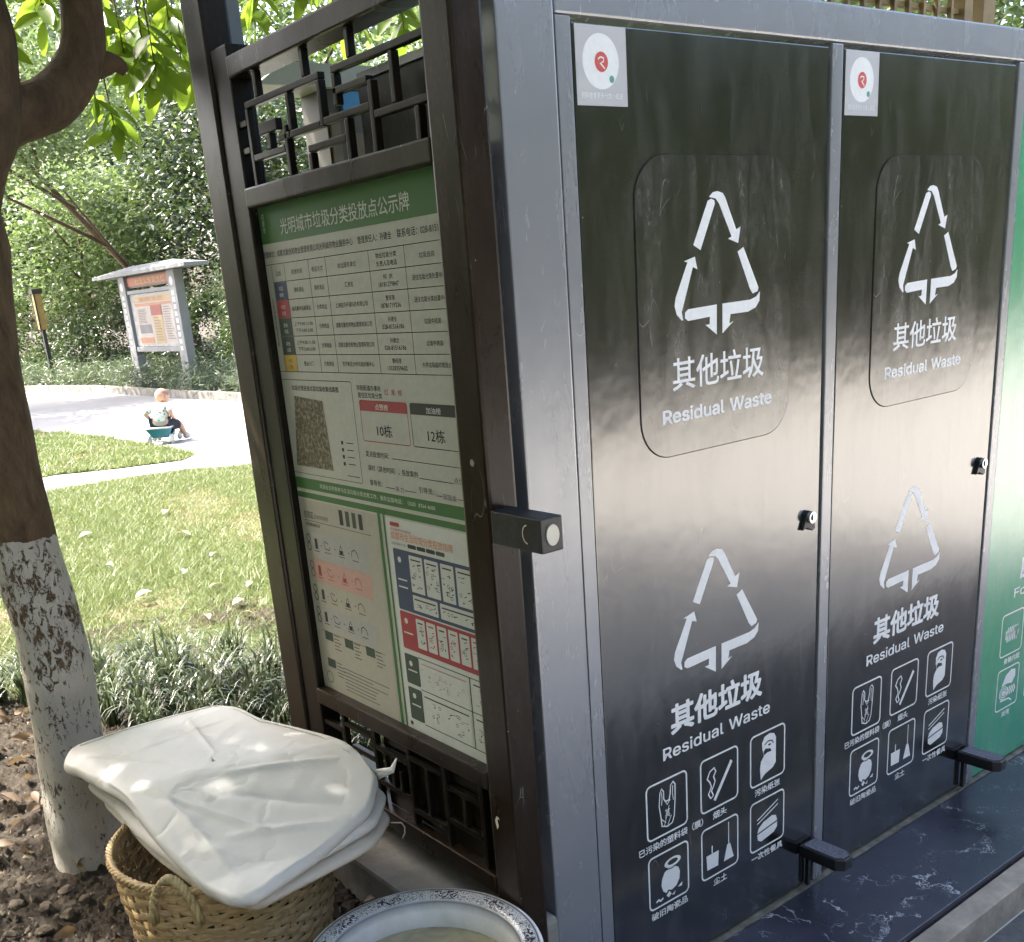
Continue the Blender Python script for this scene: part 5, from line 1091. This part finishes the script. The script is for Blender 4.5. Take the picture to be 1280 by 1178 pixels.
# ------------------------------------------------------------------ toddler on a ride-on toy
def skin_mesh(name, verts, edges, radii, mats, root=0, sub=2):
    me = bpy.data.meshes.new(name+'_skeleton'); me.from_pydata(verts, edges, []); o = bpy.data.objects.new(name+'_skeleton', me); COL.objects.link(o)
    sk = o.modifiers.new('s', 'SKIN'); sk.use_smooth_shade = True; ss = o.modifiers.new('u', 'SUBSURF'); ss.levels = sub; ss.render_levels = sub
    for i, r_ in enumerate(radii): me.skin_vertices[0].data[i].radius = (r_, r_) if isinstance(r_, (int, float)) else r_
    me.skin_vertices[0].data[root].use_root = True
    bpy.context.view_layer.update(); dg = bpy.context.evaluated_depsgraph_get(); out = bpy.data.meshes.new_from_object(o.evaluated_get(dg)); out.name = name
    out.materials.clear()
    for m in mats: out.materials.append(m)
    bpy.data.objects.remove(o); bpy.data.meshes.remove(me); return out
TO = Vector((3.06, 9.4, GZ))
kid = thing('person', TO, 'toddler in patterned white shirt and dark shorts sitting on a teal toy', 'person')
# local frame: f = facing (away and to the right), s = toddler's right hand side
fc = Vector((.66, .75, 0)).normalized(); sd = Vector((fc.y, -fc.x, 0))
def K(a, b, z): return tuple(fc*a+sd*b+Vector((0, 0, z)))      # forward, right, height
M_SKIN = simple('skin', (.55, .33, .24), .5, .08, 20); 
m, t, b = nt('patterned_shirt'); v = coords(t)
dots = N(t, 'ShaderNodeTexVoronoi', i_Scale=26.0); t.links.new(v, dots.inputs['Vector'])
t.links.new(mixc(t, ramp(t, dots.outputs['Distance'], [(.28, g3(.9)), (.4, g3(0))]), (.66, .67, .62), (.12, .2, .17)), b.inputs['Base Color']); b.inputs['Roughness'].default_value = .85; M_SHIRT = m
M_SHORT = simple('dark_shorts', (.02, .025, .045), .85); M_SHOE = simple('pale_shoes', (.5, .5, .5), .7); M_HAIR = simple('thin_hair', (.32, .19, .13), .7, .2, 60)
bv = [K(0, 0, .17), K(.01, 0, .25), K(.05, 0, .335), K(.085, 0, .375), K(.105, 0, .405),
      K(.03, .085, .36), K(-.02, .12, .30), K(.05, .11, .24), K(.03, -.085, .36), K(-.03, -.15, .30), K(.04, -.13, .24),
      K(.03, .06, .16), K(.15, .13, .17), K(.18, .16, .05), K(.03, -.06, .16), K(.12, -.14, .17), K(.13, -.17, .05), K(.25, .18, .03), K(.2, -.18, .03)]
be = [(0, 1), (1, 2), (2, 3), (3, 4), (2, 5), (5, 6), (6, 7), (2, 8), (8, 9), (9, 10), (0, 11), (11, 12), (12, 13), (0, 14), (14, 15), (15, 16), (13, 17), (16, 18)]
br_ = [.075, .075, .07, .032, .034, .034, .026, .019, .034, .026, .019, .055, .042, .027, .055, .042, .027, .024, .024]
link('body', skin_mesh('body', bv, be, br_, [M_SKIN]), kid)
shm = skin_mesh('shirt', [K(0, 0, .19), K(.015, 0, .26), K(.055, 0, .34), K(.03, .09, .355), K(-.015, .12, .30), K(.03, -.09, .355), K(-.025, -.145, .305)], [(0, 1), (1, 2), (2, 3), (3, 4), (2, 5), (5, 6)], [.088, .084, .076, .042, .034, .042, .034], [M_SHIRT])
link('shirt', shm, kid)
link('shorts', skin_mesh('shorts', [K(0, 0, .17), K(.04, .07, .165), K(.155, .133, .165), K(.04, -.07, .165), K(.125, -.143, .165)], [(0, 1), (1, 2), (0, 3), (3, 4)], [.086, .066, .054, .066, .054], [M_SHORT]), kid)
for s_, q in ((1, .0), (-1, -.05)):
    g = G(); c = K(.22+q, .17*s_, .025); g.tube([Vector(K(.17+q, .165*s_, .03)), Vector(c), Vector(K(.27+q, .18*s_, .022))], [.026, .03, .018], 10); part('shoe', G().add([tuple(Vector(p)+TO) for p in g.v], g.f), M_SHOE, kid, smooth=True)
def head():
    bm = bmesh.new(); bmesh.ops.create_uvsphere(bm, u_segments=24, v_segments=16, radius=1)
    for v_ in bm.verts:
        x, y, z = v_.co; v_.co = Vector((x*.078, y*.066, z*.078))
        if z < 0: v_.co.x += -z*.012; v_.co.y *= 1+z*.18
        d = math.exp(-((y/.18)**2+((z+.12)/.16)**2)); 
        if x > .6: v_.co.x += .014*d
        if x > .5: v_.co.x -= .008*math.exp(-(((abs(y)-.35)/.16)**2+((z-.08)/.14)**2))
        if x > .5: v_.co.x -= .003*math.exp(-((y/.3)**2+((z+.5)/.07)**2))
    me = bpy.data.meshes.new('head'); bm.to_mesh(me); bm.free(); me.polygons.foreach_set('use_smooth', [True]*len(me.polygons)); me.materials.append(M_SKIN); return me
ho = link('head', head(), kid, K(.12, .01, .455)); fa = math.atan2(fc.y, fc.x)-.55; ho.rotation_euler = (0, .45, fa)
for s_ in (-1, 1):
    g = G(); g.lathe([(.0005, -.004), (.010, -.003), (.016, 0), (.012, .003), (.0005, .001)], (0, 0, 0), 12); e_ = mesh('ear', g, M_SKIN, True); eo = link('ear', e_, ho, (.0, s_*.066, -.008)); eo.rotation_euler = (PI/2, 0, 0); eo.scale = (1, 1.3, 1)
    g = G(); g.lathe([(.0005, .0), (.006, .0008), (.0075, 0)], (0, 0, 0), 10); eo = link('eye', mesh('eye', g, M_GAP), ho, (.070, s_*.025, .008)); eo.rotation_euler = (0, PI/2, 0)
bm = bmesh.new(); bmesh.ops.create_uvsphere(bm, u_segments=20, v_segments=14, radius=1)
bmesh.ops.delete(bm, geom=[v_ for v_ in bm.verts if v_.co.z < .05+.5*max(0, v_.co.x)], context='VERTS')
for v_ in bm.verts: v_.co = Vector((v_.co.x*.0795, v_.co.y*.0675, v_.co.z*.0795))
me = bpy.data.meshes.new('hair'); bm.to_mesh(me); bm.free(); me.materials.append(M_HAIR); me.polygons.foreach_set('use_smooth', [True]*len(me.polygons)); link('hair', me, ho)
# hands : palm + five fingers each
for s_, base, dr in ((1, K(.05, .11, .24), Vector(K(.6, .1, -.5))), (-1, K(.04, -.13, .24), Vector(K(.6, -.1, -.5)))):
    b0 = Vector(base); dr = dr.normalized(); sdv = dr.cross(Vector((0, 0, 1))).normalized()
    hv = [tuple(b0), tuple(b0+dr*.02)]; he = [(0, 1)]; hr = [.014, .017]
    for q in range(5):
        o_ = (q-2)*.0085; L_ = (.018, .024, .026, .023, .018)[q] if q else .016
        a = b0+dr*.025+sdv*o_; c = a+dr*L_*.6+sdv*o_*.3; e = c+dr*L_*.4+Vector((0, 0, -.008)); k_ = len(hv); hv += [tuple(a), tuple(c), tuple(e)]; he += [(1, k_), (k_, k_+1), (k_+1, k_+2)]; hr += [.006, .0055, .004]
    link('hand', skin_mesh('hand', hv, he, hr, [M_SKIN], 1, 1), kid)
toy = thing('ride_on_toy', TO, 'teal plastic ride-on toy under the sitting toddler', 'toy')
M_TOY = simple('teal_plastic', (.02, .19, .24), .3, .1, 10); M_TOYW = simple('toy_white', (.55, .56, .56), .4)
def TKp(a, b, z): return tuple(Vector(K(a, b, z))+TO)
g = G(); lo = [TKp(a, b, .055) for a, b in ((-.10, -.085), (-.10, .085), (.12, .085), (.12, -.085))]; hi = [TKp(a, b, .155) for a, b in ((-.14, -.135), (-.14, .135), (.10, .10), (.10, -.10))]
g.add(lo+hi, [(0, 1, 2, 3), (4, 5, 6, 7), (0, 1, 5, 4), (1, 2, 6, 5), (2, 3, 7, 6), (3, 0, 4, 7)]); part('seat', g, M_TOY, toy, bevel=.012)
g = G(); g.tube([TKp(.1, 0, .10), TKp(.2, 0, .13), TKp(.24, 0, .12)], [.05, .04, .02], 12); part('nose', g, M_TOY, toy, smooth=True)
g = G(); g.tube([TKp(.17, -.09, .24), TKp(.17, .09, .24)], .012, 10); g.tube([TKp(.17, 0, .1), TKp(.17, 0, .24)], .01, 8); part('handlebar', g, M_TOYW, toy, smooth=True)
g = G(); g.tube([TKp(-.14, -.135, .158), TKp(-.14, .135, .158), TKp(.10, .10, .158), TKp(.10, -.10, .158), TKp(-.14, -.135, .158)], .009, 8); part('rim', g, M_TOYW, toy, smooth=True)
for a, b in ((-.1, -.12), (-.1, .12), (.16, -.11), (.16, .11)):
    g = G(); p0 = Vector(TKp(a, b-.018, .045)); p1 = Vector(TKp(a, b+.018, .045)); g.tube([p0, p0.lerp(p1, .2), p0.lerp(p1, .8), p1], [.03, .045, .045, .03], 16); part('wheel', g, M_TOYW, toy, smooth=True)

# ------------------------------------------------------------------ small shed behind the lattice
M_PANEL = simple('shed_panel', (.10, .08, .05), .6)
sh = thing('grey_shed', (1.42, 2.9, GZ), 'small grey shed with a flared roof and a blue sign seen through the upper lattice', 'shed')
M_SHED = simple('shed_olive_grey', (.05, .05, .038), .6, .15, 5)
part('wall', G().box(1.39, 1.62, 2.53, 2.71, GZ, 2.234), M_SHED, sh)
part('side_wall', G().box(1.622, 2.3, 2.55, 2.71, GZ, 2.15), simple('shed_dark', (.02, .02, .018), .5), sh)
part('roof', G().add([(1.10, 2.5, 2.235), (1.75, 2.5, 2.235), (1.75, 2.72, 2.235), (1.16, 2.72, 2.235), (1.24, 2.54, 2.325), (1.74, 2.54, 2.325), (1.74, 2.70, 2.325), (1.26, 2.70, 2.325)], [(0, 1, 2, 3), (4, 5, 6, 7), (0, 1, 5, 4), (1, 2, 6, 5), (2, 3, 7, 6), (3, 0, 4, 7)]), M_BASEGREY, sh)
part('blue_sign', G().box(1.46, 1.54, 2.512, 2.528, 2.15, 2.225), ink('blue_enamel', (.03, .22, .5)), sh)
for x0, x1, z0, z1 in ((1.40, 1.44, 1.95, 2.15), (1.5, 1.6, 1.96, 2.08), (1.62, 1.70, 2.02, 2.12)): part('panel', G().box(x0, x1, 2.535 if x1 > 1.61 else 2.515, 2.549 if x1 > 1.61 else 2.529, z0, z1), M_PANEL, sh)

# tan lattice transom behind the cabinet top
tr = thing('tan_lattice_screen', (2.4, .8, GZ), 'tan wooden lattice screen rising behind the cabinet top at the right', 'lattice screen')
M_TAN = simple('tan_wood', (.22, .16, .07), .6, .25, 14, .3)
for x in (2.02, 2.88, 3.0): part('post', G().box(x, x+(.075 if x > 2.9 else .05), .78, .84, GZ, 2.6), M_TAN, tr)
for k in range(9):
    z = 2.02+k*.062; part('lattice_bar', G().box(2.071, 2.879, .80, .82, z, z+.016), M_TAN, tr)
for k in range(9):
    x = 2.14+k*.083; part('lattice_bar', G().box(x, x+.014, .7845, .7995, 2.0, 2.6), M_TAN, tr)

# ------------------------------------------------------------------ trees, hedges and bushes
def plant(kind, x, y, h, r, n, L, mats, label, cat, seed, group=None, trunk=True, zc=None, floor=None, nc=60, spread=None, rz=None, hollow=.5, z0=GZ, flat=.5, cxy=None):
    o = thing(kind, (x, y, z0), label, cat, group)
    rz = rz or h*.42; zc = zc or (z0+h-rz)
    cx_, cy_ = cxy or (x, y)
    C_ = crown_centers((cx_, cy_, zc), (r, r, rz), nc, seed, hollow, floor if floor is not None else z0+.05)
    V, F = leaf_cloud(C_, spread or r*.15, n, L, L*.5, flat, seed+1)
    link('crown' if trunk else 'foliage', npmesh('crown', V-np.array((x, y, z0)), F, mats), o)
    if trunk:
        R_ = random.Random(seed); g = G(); tw = .02+h*.012
        g.tube([(x, y, z0-.1), (x+R_.uniform(-.1, .1), y, z0+h*.3), (cx_+R_.uniform(-.2, .2), cy_+R_.uniform(-.2, .2), z0+h*.75)], [tw, tw*.8, tw*.3], 9)
        for k in range(4):
            a = k*1.6+R_.random(); u_ = (.32+.1*k-.3)/.45; bx_, by_ = x+(cx_-x)*u_, y+(cy_-y)*u_; g.tube([(bx_, by_, z0+h*(.32+.1*k)), (cx_+r*.5*math.cos(a), cy_+r*.5*math.sin(a), z0+h*(.55+.09*k))], [tw*.45, tw*.15], 6)
        part('trunk', g, M_BARK2, o, smooth=True)
    return o
LP = {'d': L_DARK, 'm': L_MID, 'p': L_PALE, 'g': L_GREY}
DESC = {'d': 'dark evergreen', 'm': 'bushy mid green', 'p': 'light airy pale green', 'g': 'silvery grey green'}
trees = [ # x, y, h, r, n, leaf, material, where
 (7.2, 23.5, 4.6, 1.9, 9000, .16, 'p', 'with a bare visible trunk behind the kiosk roof'),
 (6.0, 29.5, 6.5, 2.6, 9000, .2, 'g', 'behind the lamp post'),
 (8.8, 30.0, 8.0, 3.0, 12000, .2, 'm', 'standing left above the kiosk'),
 (11.2, 27.5, 8.0, 3.0, 12000, .2, 'd', 'standing right of the kiosk'),
 (7.0, 37.0, 11.0, 4.2, 14000, .26, 'd', 'tallest in the far left of the wood'),
 (12.5, 36.0, 12.0, 4.6, 14000, .26, 'd', 'tallest in the middle of the wood'),
 (16.0, 28.0, 11.0, 4.4, 12000, .26, 'm', 'beyond the frame'),
 (10.2, 21.0, 6.0, 2.4, 9000, .17, 'd', 'just beyond the notice frame post'),
 (4.0, 44.0, 13.0, 5.0, 10000, .32, 'm', 'farthest left at the end of the road'),
 (20.0, 20.0, 11.0, 4.5, 10000, .26, 'm', 'seen over the top rail of the frame'),
 (9.5, 9.5, 7.5, 3.0, 12000, .17, 'p', 'seen through the upper lattice'),
 (14.0, 10.0, 8.5, 3.6, 10000, .2, 'm', 'seen above the lattice frame'),
 (9.0, 4.2, 6.5, 2.3, 11000, .13, 'm', 'rising behind the cabinet roof at the right'),
 (6.0, 4.0, 5.6, 1.7, 9000, .11, 'p', 'rising behind the tan lattice screen'),
 (19.0, 5.0, 9.0, 4.0, 7000, .28, 'd', 'far right behind the cabinet'),
 (13.5, 44.0, 15.0, 6.0, 10000, .35, 'd', 'backmost of the wood'), (23.0, 34.0, 15.0, 7.0, 9000, .35, 'd', 'backmost on the right of the wood')]
for k, (x, y, h, r, n, L, mk, w) in enumerate(trees):
    plant('tree', x, y, h, r, n, L, LP[mk], DESC[mk]+' tree '+w, 'tree', 100+k*7, 'trees beyond the road', nc=int(46+r*14), rz=h*(.40 if h > 7 else .36), hollow=.35)
plant('tree', 7.5, 21.1, 6.2, 2.3, 16000, .12, L_PALE, 'light leaved tree reaching over the road edge and shading the kiosk', 'tree', 951, 'trees beyond the road', rz=1.2, zc=5.0, nc=90, hollow=.1, cxy=(4.35, 18.3))
plant('tree', 1.3, 19.5, 6.6, 1.9, 9000, .13, L_MID, 'leafy tree on the grass left of the road casting streaks of shade over it', 'tree', 961, 'trees beyond the road', rz=1.3, zc=5.2, nc=60, hollow=.1)
plant('tree', .4, 16.2, 6.2, 1.8, 8000, .13, L_MID, 'leafy tree on the grass island whose shade falls across the road', 'tree', 967, 'trees beyond the road', rz=1.2, zc=5.0, nc=50, hollow=.1)
shrubs = [(7.0, 22.3, 1.5, 1.2, 'd', 'left of the kiosk, clipped round'), (5.9, 25.5, 1.9, 1.3, 'm', 'between lamp post and kiosk'), (8.0, 19.2, 1.5, 1.25, 'd', 'behind the kiosk legs'), (8.6, 16.8, 1.9, 1.3, 'm', 'right behind the kiosk post'),
          (8.9, 14.6, 1.9, 1.4, 'd', 'right of the kiosk beside the notice frame post'), (4.9, 28.5, 2.2, 1.5, 'g', 'left behind the lamp post'), (9.6, 18.4, 2.7, 1.6, 'g', 'pale one above the row'), (4.2, 33.0, 2.6, 1.9, 'd', 'farthest left'),
          (7.6, 26.5, 2.6, 1.7, 'm', 'taller one behind the first row'), (9.6, 23.0, 2.8, 1.8, 'd', 'dark one behind the kiosk roof'), (8.7, 12.0, 2.0, 1.5, 'm', 'near one hidden partly by the frame'), (10.6, 15.0, 3.0, 1.8, 'd', 'back one near the frame')]
for k, (x, y, h, r, mk, w) in enumerate(shrubs):
    plant('shrub', x, y, h, r, 7500, .085, LP[mk], DESC[mk]+' shrub '+w, 'shrub', 400+k*5, 'shrubs along the far side of the road', trunk=False, zc=GZ+h*.48, rz=h*.52, nc=90, spread=r*.10, hollow=.75)
# low ground cover along the far kerb
r_ = np.random.default_rng(77); pts = []
for (x0, y0), (x1, y1) in zip(BED[5:-1]+[BED[-1]], BED[6:]+[BED[0]]):
    n_ = int(math.hypot(x1-x0, y1-y0)*26); t_ = r_.random(n_); off = r_.uniform(.1, 1.5, n_)
    pts.append(np.stack([x0+(x1-x0)*t_+off, y0+(y1-y0)*t_, GZ+.12+r_.uniform(-.05, .2, n_)], 1))
pts = np.concatenate(pts)
V, F = leaf_cloud(pts, .13, 30000, .17, .02, 1.0, 78, -.5)
link('ground_cover', npmesh('ground_cover', V, F, L_GREY), label='grey green strappy ground cover massed along the far kerb', cat='ground cover', kind='stuff')

# planting across the pavement that faces the doors, and at the left side
rowt = [(3.0, -9.6), (6.2, -9.2), (9.5, -9.7), (12.8, -9.2), (16.0, -9.8), (19.5, -9.4), (23.0, -9.8), (-.5, -9.8), (-4.5, -9.6)]
for k, (x, y) in enumerate(rowt):
    plant('tree', x, y+1.0, 5.8, 2.3, 9000, .26, L_ROW, 'dense leafy tree across the pavement from the cabinet doors', 'tree', 700+k*3, 'trees across the pavement facing the doors', nc=110, rz=3.0, zc=2.7, hollow=.1, z0=-.1)
for k in range(7):  # unseen hedge added to darken what the brown frame reflects
    plant('shrub', -3.3-.3*(k % 2), -.5+k*2.1, 2.7, 1.25, 5000, .12, L_DARK if k % 2 else L_MID, 'unseen hedge shrub added at the left to darken the frame reflections', 'shrub', 900+k*3, 'hedge shrubs added out of view at the left', trunk=False, zc=1.5, rz=1.4, nc=80, spread=.2, hollow=.6)
for k, (x, y) in enumerate([(-7.5, -6.0), (-8.0, -1.5), (-8.5, 3.5), (-8.0, 9.0)]):
    plant('tree', x+.6, y, 10.0, 2.8, 11000, .28, L_DARK if k % 2 else L_MID, 'leafy tree standing to the left of the bare soil', 'tree', 800+k*3, 'trees to the left of the notice frame', nc=110, rz=4.8, zc=5.1, hollow=.1)
